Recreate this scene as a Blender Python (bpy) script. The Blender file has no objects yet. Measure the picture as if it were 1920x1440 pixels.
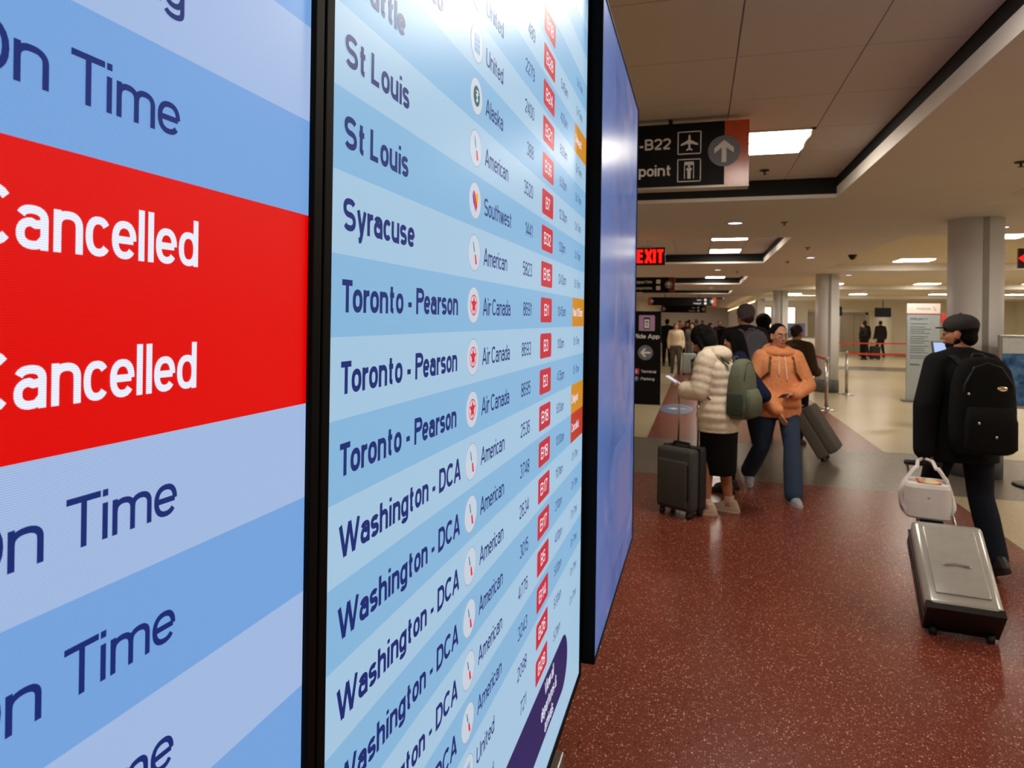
import bpy, bmesh, math, random
from mathutils import Vector, Matrix, Euler

random.seed(7)
SC = bpy.context.scene
COL = SC.collection
PI = math.pi

# ------------------------------------------------------------------ camera
F_PX = 1230.0
YAW = math.atan(350.0 / F_PX)
cam_d = bpy.data.cameras.new('camera')
cam = bpy.data.objects.new('camera', cam_d)
COL.objects.link(cam)
cam_d.sensor_width = 36.0
cam_d.lens = F_PX / 1920.0 * 36.0
cam_d.shift_y = -(720.0 - 597.0) / 1920.0
cam_d.clip_start = 0.02
cam_d.clip_end = 300
cam_d.dof.use_dof = True
cam_d.dof.focus_distance = 0.55
cam_d.dof.aperture_fstop = 20.0
cam.matrix_world = (Matrix.Translation((0, 0, 1.66)) @ Matrix.Rotation(YAW, 4, 'Z')
                    @ Matrix.Rotation(PI / 2, 4, 'X') @ Matrix.Rotation(0.014, 4, 'Z'))
SC.camera = cam

# ------------------------------------------------------------------ world, exposure
world = bpy.data.worlds.new('world')
SC.world = world
world.use_nodes = True
world.node_tree.nodes['Background'].inputs[0].default_value = (1.0, 0.86, 0.70, 1)
world.node_tree.nodes['Background'].inputs[1].default_value = 0.05
SC.view_settings.view_transform = 'Standard'
SC.view_settings.look = 'None'
SC.view_settings.exposure = 0.0
SC.view_settings.gamma = 1.0
SC.view_settings.use_curve_mapping = False
LAMP = 29.0         # radiance of the ceiling troffers
WARM = (1.0, 0.91, 0.79)

SC.cycles.max_bounces = 6
SC.cycles.diffuse_bounces = 5
SC.cycles.glossy_bounces = 3
SC.cycles.adaptive_threshold = 0.015
SC.cycles.caustics_reflective = False
SC.cycles.caustics_refractive = False

# ------------------------------------------------------------------ materials
def lin(c):
    return tuple(((x / 255.0) / 12.92 if x / 255.0 <= 0.04045 else ((x / 255.0 + 0.055) / 1.055) ** 2.4) for x in c)

MATS = {}
def mat(name, rgb, rough=0.6, metal=0.0, var=0.06, scale=30.0, bump=0.0, spec=0.5, alpha_t=0.0, sheen=0.0):
    """plain surface with a little procedural colour variation; rgb is sRGB 0-255"""
    if name in MATS:
        return MATS[name]
    m = bpy.data.materials.new(name)
    m.use_nodes = True
    nt = m.node_tree
    b = nt.nodes['Principled BSDF']
    b.inputs['Roughness'].default_value = rough
    b.inputs['Metallic'].default_value = metal
    b.inputs['Specular IOR Level'].default_value = spec
    if sheen:
        b.inputs['Sheen Weight'].default_value = sheen
    c = lin(rgb)
    tc = nt.nodes.new('ShaderNodeTexCoord')
    nz = nt.nodes.new('ShaderNodeTexNoise')
    nz.inputs['Scale'].default_value = scale
    nz.inputs['Detail'].default_value = 3
    nt.links.new(tc.outputs['Object'], nz.inputs['Vector'])
    rp = nt.nodes.new('ShaderNodeValToRGB')
    lo = tuple(max(0, x * (1 - var)) for x in c) + (1,)
    hi = tuple(min(1, x * (1 + var)) for x in c) + (1,)
    rp.color_ramp.elements[0].color = lo
    rp.color_ramp.elements[1].color = hi
    rp.color_ramp.elements[0].position = 0.3
    rp.color_ramp.elements[1].position = 0.7
    nt.links.new(nz.outputs['Fac'], rp.inputs['Fac'])
    nt.links.new(rp.outputs['Color'], b.inputs['Base Color'])
    if bump:
        bp = nt.nodes.new('ShaderNodeBump')
        bp.inputs['Strength'].default_value = bump
        bp.inputs['Distance'].default_value = 0.01
        nt.links.new(nz.outputs['Fac'], bp.inputs['Height'])
        nt.links.new(bp.outputs['Normal'], b.inputs['Normal'])
    MATS[name] = m
    return m

def glow(name, rgb, strength=1.0, lines=0.0, rough=0.36, base=(4, 4, 6), spec=0.22, axis=2, pitch=0.00105):
    """something that gives off light behind a glossy face; optional display scan lines"""
    if name in MATS:
        return MATS[name]
    m = bpy.data.materials.new(name)
    m.use_nodes = True
    nt = m.node_tree
    b = nt.nodes['Principled BSDF']
    b.inputs['Base Color'].default_value = lin(base) + (1,)
    b.inputs['Roughness'].default_value = rough
    b.inputs['Specular IOR Level'].default_value = spec
    b.inputs['Emission Color'].default_value = lin(rgb) + (1,)
    b.inputs['Emission Strength'].default_value = strength
    if lines:
        tc = nt.nodes.new('ShaderNodeTexCoord')
        sp = nt.nodes.new('ShaderNodeSeparateXYZ')
        nt.links.new(tc.outputs['Object'], sp.inputs[0])
        mu = nt.nodes.new('ShaderNodeMath'); mu.operation = 'MULTIPLY'
        mu.inputs[1].default_value = 2 * PI / pitch
        nt.links.new(sp.outputs[axis], mu.inputs[0])
        sn = nt.nodes.new('ShaderNodeMath'); sn.operation = 'SINE'
        nt.links.new(mu.outputs[0], sn.inputs[0])
        ma = nt.nodes.new('ShaderNodeMath'); ma.operation = 'MULTIPLY_ADD'
        ma.inputs[1].default_value = lines * strength
        ma.inputs[2].default_value = strength
        nt.links.new(sn.outputs[0], ma.inputs[0])
        nt.links.new(ma.outputs[0], b.inputs['Emission Strength'])
    MATS[name] = m
    return m

def terrazzo(name, base, base2, chips, dark, rough=0.22, dens=0.34, scale=95.0):
    m = bpy.data.materials.new(name)
    m.use_nodes = True
    nt = m.node_tree
    L = nt.links.new
    b = nt.nodes['Principled BSDF']
    tc = nt.nodes.new('ShaderNodeTexCoord')
    # wobble the chips a little
    wz = nt.nodes.new('ShaderNodeTexNoise'); wz.inputs['Scale'].default_value = scale * 1.2
    L(tc.outputs['Object'], wz.inputs['Vector'])
    vm = nt.nodes.new('ShaderNodeVectorMath'); vm.operation = 'MULTIPLY_ADD'
    vm.inputs[1].default_value = (0.007, 0.007, 0.007)
    L(wz.outputs['Color'], vm.inputs[0]); L(tc.outputs['Object'], vm.inputs[2])
    big = nt.nodes.new('ShaderNodeTexNoise'); big.inputs['Scale'].default_value = 1.3; big.inputs['Detail'].default_value = 4
    L(tc.outputs['Object'], big.inputs['Vector'])
    def mix(fac, a, c):
        n = nt.nodes.new('ShaderNodeMix'); n.data_type = 'RGBA'
        L(fac, n.inputs[0])
        for v, i in ((a, 6), (c, 7)):
            if isinstance(v, tuple): n.inputs[i].default_value = v + (1,)
            else: L(v, n.inputs[i])
        return n.outputs[2]
    col = mix(big.outputs['Fac'], lin(base), lin(base2))
    for k, (chip, sc, dn, rad) in enumerate(((dark, scale * 0.8, 0.32, 0.40), (chips, scale, dens, 0.36), (chips, scale * 2.1, dens * 0.8, 0.34))):
        vo = nt.nodes.new('ShaderNodeTexVoronoi'); vo.voronoi_dimensions = '2D'
        vo.inputs['Scale'].default_value = sc
        L(vm.outputs[0], vo.inputs['Vector'])
        se = nt.nodes.new('ShaderNodeSeparateColor'); L(vo.outputs['Color'], se.inputs[0])
        pick = nt.nodes.new('ShaderNodeMath'); pick.operation = 'LESS_THAN'; pick.inputs[1].default_value = dn
        L(se.outputs[0], pick.inputs[0])
        rr = nt.nodes.new('ShaderNodeMath'); rr.operation = 'MULTIPLY'; rr.inputs[1].default_value = rad
        L(se.outputs[1], rr.inputs[0])
        ins = nt.nodes.new('ShaderNodeMath'); ins.operation = 'LESS_THAN'
        L(vo.outputs['Distance'], ins.inputs[0]); L(rr.outputs[0], ins.inputs[1])
        both = nt.nodes.new('ShaderNodeMath'); both.operation = 'MULTIPLY'
        L(pick.outputs[0], both.inputs[0]); L(ins.outputs[0], both.inputs[1])
        soft = nt.nodes.new('ShaderNodeMath'); soft.operation = 'MULTIPLY'; L(both.outputs[0], soft.inputs[0])
        L(se.outputs[2], soft.inputs[1])
        col = mix(soft.outputs[0], col, lin(chip))
    L(col, b.inputs['Base Color'])
    b.inputs['Roughness'].default_value = rough
    b.inputs['Specular IOR Level'].default_value = 0.5
    MATS[name] = m
    return m

# ------------------------------------------------------------------ mesh builder
class MB:
    def __init__(self):
        self.v = []; self.f = []; self.mi = []
    def add(self, vs, fs, mi=0):
        o = len(self.v)
        self.v += [tuple(p) for p in vs]
        self.f += [tuple(i + o for i in q) for q in fs]
        self.mi += [mi] * len(fs)
        return self
    def box(self, c, s, rot=None, mi=0, bev=0.0):
        hx, hy, hz = s[0] / 2, s[1] / 2, s[2] / 2
        if bev:
            bm = bmesh.new()
            bmesh.ops.create_cube(bm, size=1.0)
            bmesh.ops.scale(bm, vec=s, verts=bm.verts)
            bmesh.ops.bevel(bm, geom=list(bm.edges), offset=bev, segments=2, affect='EDGES', profile=0.6)
            vs = [v.co.copy() for v in bm.verts]
            bm.verts.index_update()
            fs = [[v.index for v in f.verts] for f in bm.faces]
            bm.free()
        else:
            vs = [Vector((x * hx, y * hy, z * hz)) for x in (-1, 1) for y in (-1, 1) for z in (-1, 1)]
            fs = [(0, 1, 3, 2), (4, 6, 7, 5), (0, 4, 5, 1), (2, 3, 7, 6), (0, 2, 6, 4), (1, 5, 7, 3)]
        R = rot.to_matrix() if isinstance(rot, Euler) else (rot if rot is not None else Matrix.Identity(3))
        c = Vector(c)
        return self.add([R @ v + c for v in vs], fs, mi)
    def bx(self, x0, x1, y0, y1, z0, z1, mi=0, bev=0.0):
        return self.box(((x0 + x1) / 2, (y0 + y1) / 2, (z0 + z1) / 2), (x1 - x0, y1 - y0, z1 - z0), None, mi, bev)
    def rings(self, rings, mi=0, cap=True):
        n = len(rings[0]); vs = []; fs = []
        for r in rings: vs += r
        for i in range(len(rings) - 1):
            for j in range(n):
                a = i * n + j; b = i * n + (j + 1) % n
                fs.append((a, b, b + n, a + n))
        if cap:
            fs.append(tuple(range(n - 1, -1, -1)))
            fs.append(tuple(range((len(rings) - 1) * n, len(rings) * n)))
        return self.add(vs, fs, mi)
    def rc(self, p0, p1, r0, r1, n=14, mi=0, m=4):
        """round cone: a tapered capsule"""
        p0 = Vector(p0); p1 = Vector(p1); d = p1 - p0
        if d.length < 1e-6: d = Vector((0, 0, 1e-4))
        w = d.normalized()
        a = w.orthogonal().normalized(); b = w.cross(a)
        R = []
        def ring(c, r): R.append([c + (a * math.cos(t) + b * math.sin(t)) * r for t in [2 * PI * k / n for k in range(n)]])
        for k in range(1, m + 1):
            t = PI / 2 * (1 - k / m); ring(p0 - w * (r0 * math.sin(t)), max(r0 * math.cos(t), 1e-4))
        for k in range(0, m):
            t = PI / 2 * (k / m); ring(p1 + w * (r1 * math.sin(t)), max(r1 * math.cos(t), 1e-4))
        return self.rings(R, mi)
    def cyl(self, p0, p1, r0, r1=None, n=16, mi=0):
        r1 = r0 if r1 is None else r1
        p0 = Vector(p0); p1 = Vector(p1); w = (p1 - p0).normalized()
        a = w.orthogonal().normalized(); b = w.cross(a)
        return self.rings([[c + (a * math.cos(2 * PI * k / n) + b * math.sin(2 * PI * k / n)) * r for k in range(n)] for c, r in ((p0, r0), (p1, r1))], mi)
    def path(self, pts, r, n=8, mi=0):
        for i in range(len(pts) - 1): self.rc(pts[i], pts[i + 1], r, r, n, mi, 3)
        return self
    def lathe(self, prof, c=(0, 0, 0), n=24, mi=0):
        c = Vector(c)
        return self.rings([[c + Vector((r * math.cos(2 * PI * k / n), r * math.sin(2 * PI * k / n), z)) for k in range(n)] for r, z in prof], mi)
    def ell(self, c, r, M=None, n=16, m=10, mi=0):
        c = Vector(c); R = []
        for i in range(m + 1):
            t = -PI / 2 + PI * i / m
            R.append([Vector((r[0] * max(math.cos(t), 1e-3) * math.cos(2 * PI * k / n), r[1] * max(math.cos(t), 1e-3) * math.sin(2 * PI * k / n), r[2] * math.sin(t))) for k in range(n)])
        R = [[(M @ p if M else p) + c for p in q] for q in R]
        return self.rings(R, mi)
    def loft(self, rs, n=24, p=2.3, mi=0):
        """rs: list of (cx,cy,cz,rx,ry) super-ellipse rings"""
        R = []
        for cx, cy, cz, rx, ry in rs:
            q = []
            for k in range(n):
                t = 2 * PI * k / n; ct, st = math.cos(t), math.sin(t)
                q.append(Vector((cx + rx * math.copysign(abs(ct) ** (2 / p), ct), cy + ry * math.copysign(abs(st) ** (2 / p), st), cz)))
            R.append(q)
        return self.rings(R, mi)
    def poly(self, pts, mi=0):
        return self.add(pts, [tuple(range(len(pts)))], mi)
    def prism(self, pts, off, mi=0):
        """closed prism: polygon pts extruded by vector off"""
        off = Vector(off); a = [Vector(p) for p in pts]
        return self.rings([a, [p + off for p in a]], mi)
    def xf(self, M):
        self.v = [tuple(M @ Vector(p)) for p in self.v]
        return self
    def build(self, name, m, parent=None, smooth=False, loc=None):
        me = bpy.data.meshes.new(name)
        me.from_pydata(self.v, [], self.f)
        ms = m if isinstance(m, (list, tuple)) else [m]
        for x in ms: me.materials.append(x)
        if len(ms) > 1: me.polygons.foreach_set('material_index', self.mi)
        bm = bmesh.new(); bm.from_mesh(me); bmesh.ops.recalc_face_normals(bm, faces=bm.faces); bm.to_mesh(me); bm.free()
        if smooth: me.polygons.foreach_set('use_smooth', [True] * len(me.polygons))
        me.update()
        o = bpy.data.objects.new(name, me)
        COL.objects.link(o)
        if parent is not None: o.parent = parent
        if loc is not None: o.location = loc
        return o
    def organic(self, name, m, parent=None, vox=0.012, it=6, loc=None):
        """fuse overlapping closed shapes into one continuous skin"""
        me = bpy.data.meshes.new('tmp'); me.from_pydata(self.v, [], self.f)
        bm = bmesh.new(); bm.from_mesh(me); bmesh.ops.recalc_face_normals(bm, faces=bm.faces); bm.to_mesh(me); bm.free()
        t = bpy.data.objects.new('tmp', me); COL.objects.link(t)
        r = t.modifiers.new('r', 'REMESH'); r.mode = 'VOXEL'; r.voxel_size = vox
        s = t.modifiers.new('s', 'SMOOTH'); s.factor = 0.5; s.iterations = it
        dg = bpy.context.evaluated_depsgraph_get()
        out = bpy.data.meshes.new_from_object(t.evaluated_get(dg))
        bpy.data.objects.remove(t); bpy.data.meshes.remove(me)
        out.name = name
        out.materials.clear(); out.materials.append(m)
        out.polygons.foreach_set('use_smooth', [True] * len(out.polygons))
        o = bpy.data.objects.new(name, out); COL.objects.link(o)
        if parent is not None: o.parent = parent
        if loc is not None: o.location = loc
        return o

def thing(name, label, cat, loc=(0, 0, 0), rz=0.0, group=None):
    o = bpy.data.objects.new(name, None)
    o.empty_display_size = 0.1
    COL.objects.link(o)
    o.location = loc; o.rotation_euler = (0, 0, rz)
    return tag(o, label, cat, group)
def tag(o, label, cat, group=None):
    o['label'] = label; o['category'] = cat
    if group: o['group'] = group
    return o
def struct(o, label=None):
    o['kind'] = 'structure'
    if label: o['label'] = label
    return o
def dup(root, loc, label, rz=None):
    r = root.copy(); COL.objects.link(r); r.location = loc
    if rz is not None: r.rotation_euler = (0, 0, rz)
    r['label'] = label
    for ch in root.children:
        c = ch.copy(); COL.objects.link(c); c.parent = r
        for g in ch.children:
            d = g.copy(); COL.objects.link(d); d.parent = c
    return r

# ------------------------------------------------------------------ lettering (flat print), drawn with pen strokes
def arc(cx, cy, rx, ry, a0, a1, p=2.35):
    n = max(4, int(abs(a1 - a0) / 15)); P = []
    for k in range(n + 1):
        t = math.radians(a0 + (a1 - a0) * k / n); c, s = math.cos(t), math.sin(t)
        P.append((cx + rx * math.copysign(abs(c) ** (2 / p), c), cy + ry * math.copysign(abs(s) ** (2 / p), s)))
    return P
def glyph(ch, t, sx):
    """(strokes, width) of a grotesque letter; capital height 1, stroke t, sx squeezes the skeleton"""
    h = t / 2; X = 0.73
    def bowl(W, H, y=0.0): return arc(W / 2, y + H / 2, W / 2, H / 2 - h, 0, 360)
    def S(W, H):
        r = (H / 2 - h) / 2
        return arc(W / 2, H / 2 + r, W / 2, r, 28, 270) + arc(W / 2, H / 2 - r, W / 2, r, 90, -152)[1:]
    def arch(x0, x1, y0, r=0.20): return [(x0, X - h - r - 0.02)] + arc((x0 + x1) / 2, X - h - r, (x1 - x0) / 2, r, 180, 0) + [(x1, y0)]
    W = {'i': 0, 'l': 0, 'I': 0, ':': 0, "'": 0, '-': .24, 'r': .22, 't': .24, 'f': .24, 's': .31, 'c': .32, 'm': .56, 'w': .54, 'W': .86, 'M': .64, 'C': .54, 'O': .56, 'D': .46, 'T': .48, 'A': .54, 'L': .36, 'E': .38, 'F': .36, 'N': .46, 'U': .46, 'S': .45, 'P': .43, 'B': .44, 'R': .45, 'G': .50, 'V': .52, 'Y': .50, 'X': .50, '1': .20, '&': .52, 'v': .34, 'y': .34, 'k': .34}.get(ch, .34 if ch.islower() else .40) * sx
    if ch == ' ': return [], 0.17 * sx
    stem = lambda x, a, b: [(x, a), (x, b)]
    d = {
     'o': [bowl(W, X)], 'n': [stem(0, 0, X), arch(0, W, 0)], 'm': [stem(0, 0, X), arch(0, W / 2, 0), arch(W / 2, W, 0)], 'h': [stem(0, 0, 1), arch(0, W, 0)],
     'u': [stem(W, 0, X), [(0, X)] + arc(W / 2, h + .2, W / 2, .2, 180, 360)], 'r': [stem(0, 0, X), [(0, X - .26)] + arc(W, X - h - .2, W, .2, 180, 88)],
     'i': [stem(0, 0, X), stem(0, .86, 1)], 'l': [stem(0, 0, 1)], 'd': [bowl(W, X), stem(W, 0, 1)], 'b': [bowl(W, X), stem(0, 0, 1)], 'p': [bowl(W, X), stem(0, -.24, X)], 'q': [bowl(W, X), stem(W, -.24, X)],
     'g': [bowl(W, X), [(W, X)] + arc(W / 2, -.02, W / 2, .22 - h, 0, -158)], 'e': [[(0, X / 2), (W, X / 2)], arc(W / 2, X / 2, W / 2, X / 2 - h, 0, 322)], 'c': [arc(W / 2, X / 2, W / 2, X / 2 - h, 38, 322)],
     'a': [arc(W / 2, X - h - .16, W / 2, .16, 160, 0) + [(W, 0)], [(W, .44), (W * .62, .415)] + arc(W / 2, h + .19, W / 2, .19, 95, 300) + [(W, .20)]],
     's': [S(W, X)], 't': [[(W * .38, .93), (W * .38, .16)] + arc(W * .38 + .5 * W, .16, W * .5, .16 - h, 180, 270), [(-W * .05, X - h), (W, X - h)]], 'f': [[(W * .35, 0), (W * .35, .82)] + arc(W * .85, .82, W * .5, .18 - h, 180, 90), [(0, X - h), (W, X - h)]],
     'k': [stem(0, 0, 1), [(W, X), (0, .26)], [(W * .32, .46), (W, 0)]], 'v': [[(0, X), (W / 2, 0), (W, X)]], 'w': [[(0, X), (W * .26, 0), (W * .5, X), (W * .74, 0), (W, X)]], 'y': [[(0, X), (W * .5, .02)], [(W, X), (W * .46, -.10), (W * .34, -.2), (W * .08, -.22)]],
     'x': [[(0, 0), (W, X)], [(0, X), (W, 0)]],
     'A': [[(0, 0), (W / 2, 1), (W, 0)], [(W * .17, .30), (W * .83, .30)]], 'B': [stem(0, 0, 1), [(0, 1 - h)] + arc(W * .48, .75 - h / 2 + .01, W * .46, .25 - h / 2, 90, -90) + [(0, .51)], [(0, .51)] + arc(W * .48, .255 + h / 2, W * .52, .255 - h / 2, 90, -90) + [(0, h)]],
     'C': [arc(W / 2, .5, W / 2, .5 - h, 42, 318)], 'D': [stem(0, 0, 1), [(0, 1 - h)] + arc(W * .4, .5, W * .6, .5 - h, 90, -90) + [(0, h)]], 'E': [stem(0, 0, 1), [(0, 1 - h), (W, 1 - h)], [(0, .52), (W * .92, .52)], [(0, h), (W, h)]], 'F': [stem(0, 0, 1), [(0, 1 - h), (W, 1 - h)], [(0, .5), (W * .9, .5)]],
     'G': [arc(W / 2, .5, W / 2, .5 - h, 42, 345), [(W * .55, .46), (W, .46), (W, 0)]], 'I': [stem(0, 0, 1)], 'L': [stem(0, 0, 1), [(0, h), (W, h)]], 'N': [stem(0, 0, 1), stem(W, 0, 1), [(0, 1), (W, 0)]], 'O': [arc(W / 2, .5, W / 2, .5 - h, 0, 360)],
     'P': [stem(0, 0, 1), [(0, 1 - h)] + arc(W * .5, .72, W * .5, .28 - h, 90, -90) + [(0, .44 + h)]], 'R': [stem(0, 0, 1), [(0, 1 - h)] + arc(W * .5, .74, W * .5, .26 - h, 90, -90) + [(0, .48 + h)], [(W * .55, .48 + h), (W * .9, .36), (W, 0)]],
     'S': [S(W, 1.0)], 'T': [[(0, 1 - h), (W, 1 - h)], stem(W / 2, 0, 1)], 'U': [[(0, 1)] + arc(W / 2, .28, W / 2, .28 - h, 180, 360) + [(W, 1)]], 'V': [[(0, 1), (W / 2, 0), (W, 1)]], 'W': [[(0, 1), (W * .26, 0), (W * .5, 1), (W * .74, 0), (W, 1)]], 'X': [[(0, 0), (W, 1)], [(0, 1), (W, 0)]], 'Y': [[(0, 1), (W / 2, .45), (W, 1)], stem(W / 2, 0, .47)], 'M': [stem(0, 0, 1), stem(W, 0, 1), [(0, 1), (W / 2, .1), (W, 1)]],
     '0': [arc(W / 2, .5, W / 2, .5 - h, 0, 360)], '1': [stem(W, 0, 1), [(W, .97), (W * .6, .80), (0, .77)]], '2': [arc(W / 2, .70, W / 2, .30 - h, 170, 0) + [(W * .94, .55), (W * .12, .16), (0, h), (W, h)]], '3': [arc(W / 2, .755, W * .47, .245 - h, 160, -80) , arc(W / 2, .27, W / 2, .27 - h, 85, -160)],
     '4': [stem(W * .78, 0, 1), [(W * .78, 1 - h * .5), (0, .27), (W * 1.1, .27)]], '5': [[(W * .95, 1 - h), (W * .15, 1 - h), (W * .06, .50)] + arc(W / 2, .33, W / 2, .33 - h, 125, -155)], '6': [bowl(W, .64), [(0, .32)] + arc(W / 2, .62, W / 2, .38 - h, 180, 35)], '7': [[(0, 1 - h), (W, 1 - h), (W * .5, .5), (W * .32, 0)]],
     '8': [arc(W / 2, .745, W * .46, .255 - h, 0, 360), arc(W / 2, .265, W / 2, .265 - h, 0, 360)], '9': [[(p[0], 1 - p[1]) for p in bowl(W, .64)], [(W, .68)] + arc(W / 2, .38, W / 2, .38 - h, 0, -145)],
     '-': [[(0, .34), (W, .34)]], ':': [stem(0, .04, .04 + t), stem(0, .58, .58 + t)], '&': [arc(W * .42, .76, W * .27, .24 - h, -60, 240)[::1] + [(W, 0)], [(W * .55, .55)] + arc(W * .42, .28, W * .42, .28 - h, 110, 290) + [(W * .8, .2), (W, .45)]],
    }[ch]
    return d, W
TXT = {}
def text_geo(s, t, sx):
    k = (s, round(t, 4), round(sx, 4))
    if k in TXT: return TXT[k]
    vs = []; fs = []; x = 0.0; gap = t + 0.045 * sx
    for ci, ch in enumerate(s):
        st, W = glyph(ch, t, sx)
        nx = s[ci + 1] if ci + 1 < len(s) else ' '
        kern = (-0.10 if ch == 'T' and nx in 'oaer' else -0.06 if ch in 'Tr' else -0.03 if ch in 'Cc' else -0.05 if ch == 'P' and nx in 'aeo' else 0.0) * sx + (0.035 if ch in 'ilhdnmuaIUNMH' and nx in 'bhiklmnpruBDEFILNPR' else 0.0)
        parts = []
        for P in st:                                   # break the pen line at sharp corners
            P = [p for i, p in enumerate(P) if i == 0 or abs(p[0] - P[i - 1][0]) + abs(p[1] - P[i - 1][1]) > 1e-5]
            cur = [P[0]]
            for i in range(1, len(P)):
                cur.append(P[i])
                if i < len(P) - 1:
                    a = Vector(P[i]) - Vector(P[i - 1]); b = Vector(P[i + 1]) - Vector(P[i]); a.normalize(); b.normalize()
                    if a.dot(b) < 0.45:
                        e = t / 2 if a.dot(b) > -0.5 else 0.0
                        cur[-1] = (P[i][0] + a.x * e, P[i][1] + a.y * e); parts.append(cur); cur = [(P[i][0] - b.x * e, P[i][1] - b.y * e)]
            parts.append(cur)
        for zi, P in enumerate(parts):
            Q = [Vector((p[0] + x, p[1])) for i, p in enumerate(P) if i == 0 or (abs(p[0] - P[i - 1][0]) + abs(p[1] - P[i - 1][1])) > 1e-5]
            if len(Q) < 2: continue
            closed = (Q[0] - Q[-1]).length < 1e-4
            if closed: Q = Q[:-1]
            n = len(Q); o = len(vs)
            for i in range(n):
                a = Q[i - 1] if (i > 0 or closed) else None; b = Q[(i + 1) % n] if (i < n - 1 or closed) else None
                d0 = (Q[i] - a).normalized() if a is not None else None; d1 = (b - Q[i]).normalized() if b is not None else None
                d0 = d0 if d0 is not None else d1; d1 = d1 if d1 is not None else d0
                m = d0 + d1
                m = m.normalized() if m.length > 1e-4 else d0
                nn = Vector((-m.y, m.x)); f = 1 / max(0.45, nn.dot(Vector((-d0.y, d0.x))))
                vs += [(*(Q[i] + nn * (t / 2 * f)), zi), (*(Q[i] - nn * (t / 2 * f)), zi)]
            for i in range(n if closed else n - 1):
                j = (i + 1) % n; fs.append((o + 2 * i, o + 2 * i + 1, o + 2 * j + 1, o + 2 * j))
        x += W + (gap + kern if ch != ' ' else 0.04)
    TXT[k] = (vs, fs, x)
    return TXT[k]
def text(mb, s, org, ux, uy, cap, sx=1.0, width=None, align='L', bold=0.012, mi=0):
    """print s with its baseline start at org; cap = capital height in metres, sx squeezes the letters, width fits them"""
    t = 0.102 + 2.2 * bold
    if width is not None:
        lo, hi = 0.15, 4.0
        for _ in range(18):
            sx = (lo + hi) / 2; v = text_geo(s, t, sx)[0]
            if (max(p[0] for p in v) - min(p[0] for p in v)) * cap > width: hi = sx
            else: lo = sx
    vs, fs, _ = text_geo(s, t, sx)
    if not vs: return mb
    x0 = min(v[0] for v in vs); w = (max(v[0] for v in vs) - x0) * cap
    sh = {'L': 0.0, 'R': -w, 'C': -w / 2}[align]
    org = Vector(org); ux = Vector(ux); uy = Vector(uy); un = ux.cross(uy) * 0.00004
    return mb.add([org + ux * ((v[0] - x0) * cap + sh) + uy * (v[1] * cap) + un * v[2] for v in vs], fs, mi)

def circle(c, ux, uy, r, n=32, r2=None):
    c = Vector(c); ux = Vector(ux); uy = Vector(uy); r2 = r2 or r
    return [c + ux * (r * math.cos(2 * PI * k / n)) + uy * (r2 * math.sin(2 * PI * k / n)) for k in range(n)]
def pts2(c, ux, uy, L, s=1.0):
    c = Vector(c); ux = Vector(ux); uy = Vector(uy)
    return [c + ux * (x * s) + uy * (y * s) for x, y in L]
def rrect(x0, x1, y0, y1, r, n=5):
    P = []
    for cx, cy, a in ((x1 - r, y1 - r, 0), (x0 + r, y1 - r, 90), (x0 + r, y0 + r, 180), (x1 - r, y0 + r, 270)):
        for k in range(n + 1):
            t = math.radians(a + 90 * k / n); P.append((cx + r * math.cos(t), cy + r * math.sin(t)))
    return P
EX, EY, EZ = Vector((1, 0, 0)), Vector((0, 1, 0)), Vector((0, 0, 1))

# ================================================================== STRUCTURE
M_RED = terrazzo('terrazzo_red', (128, 60, 46), (108, 47, 37), (232, 190, 160), (62, 26, 22), 0.27, 0.40, 88)
M_GREY = terrazzo('terrazzo_grey', (120, 112, 102), (108, 101, 92), (190, 180, 165), (70, 66, 62), 0.27, 0.3, 110)
M_CREAM = terrazzo('terrazzo_cream', (198, 184, 152), (186, 171, 138), (235, 226, 205), (150, 132, 102), 0.25, 0.3, 110)
M_SOFFIT = mat('ceiling_paint', (226, 220, 213), 0.85, var=0.015, scale=3)
M_TILE = mat('ceiling_tile', (216, 211, 206), 0.95, var=0.05, scale=140, bump=0.25)
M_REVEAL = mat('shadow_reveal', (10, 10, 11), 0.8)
M_WALL = mat('wall_paint', (238, 230, 212), 0.8, var=0.02, scale=2)
M_WALLW = mat('wall_white', (236, 232, 224), 0.7, var=0.02, scale=2)
M_METAL = mat('brushed_steel', (178, 178, 178), 0.3, 1.0, 0.05, 60)
M_BLACKM = mat('black_metal', (14, 14, 15), 0.42, 0.0)
M_BRASS = mat('divider_strip', (150, 135, 105), 0.35, 0.8)

XL, XR = -3.4, 15.0         # side walls of the hall
YB, YF = -12.0, 38.0         # back and far wall
ZC, ZR = 2.83, 3.015         # soffit and coffer ceiling
# floor zones, each a slab let into the next
def slab(name, x0, x1, y0, y1, m, z=0.0):
    return struct(MB().bx(x0, x1, y0, y1, z - 0.08, z).build(name, m))
R0, R1 = -0.68, 2.33
BANDS = [(7.28, 9.48), (25.6, 27.8)]
ycuts = [YB, 7.28, 9.48, 25.6, 27.8, 62.0]
k = 0
for i in range(len(ycuts) - 1):
    y0, y1 = ycuts[i], ycuts[i + 1]
    if i % 2 == 0:
        slab('floor', XL, R0, y0, y1, M_CREAM)
        slab('floor', R0, R1, y0, y1, M_RED)
        slab('floor', R1, XR if y0 < YF else 4.0, y0, min(y1, 62), M_CREAM)
    else:
        slab('floor', XL, XR, y0, y1, M_GREY)
for a in (R0, R1):
    struct(MB().bx(a - 0.004, a + 0.004, YB, 7.28, -0.01, 0.0006).build('trim_1', M_BRASS))
    struct(MB().bx(a - 0.004, a + 0.004, 9.48, 25.6, -0.01, 0.0006).build('trim_2', M_BRASS))

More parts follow.
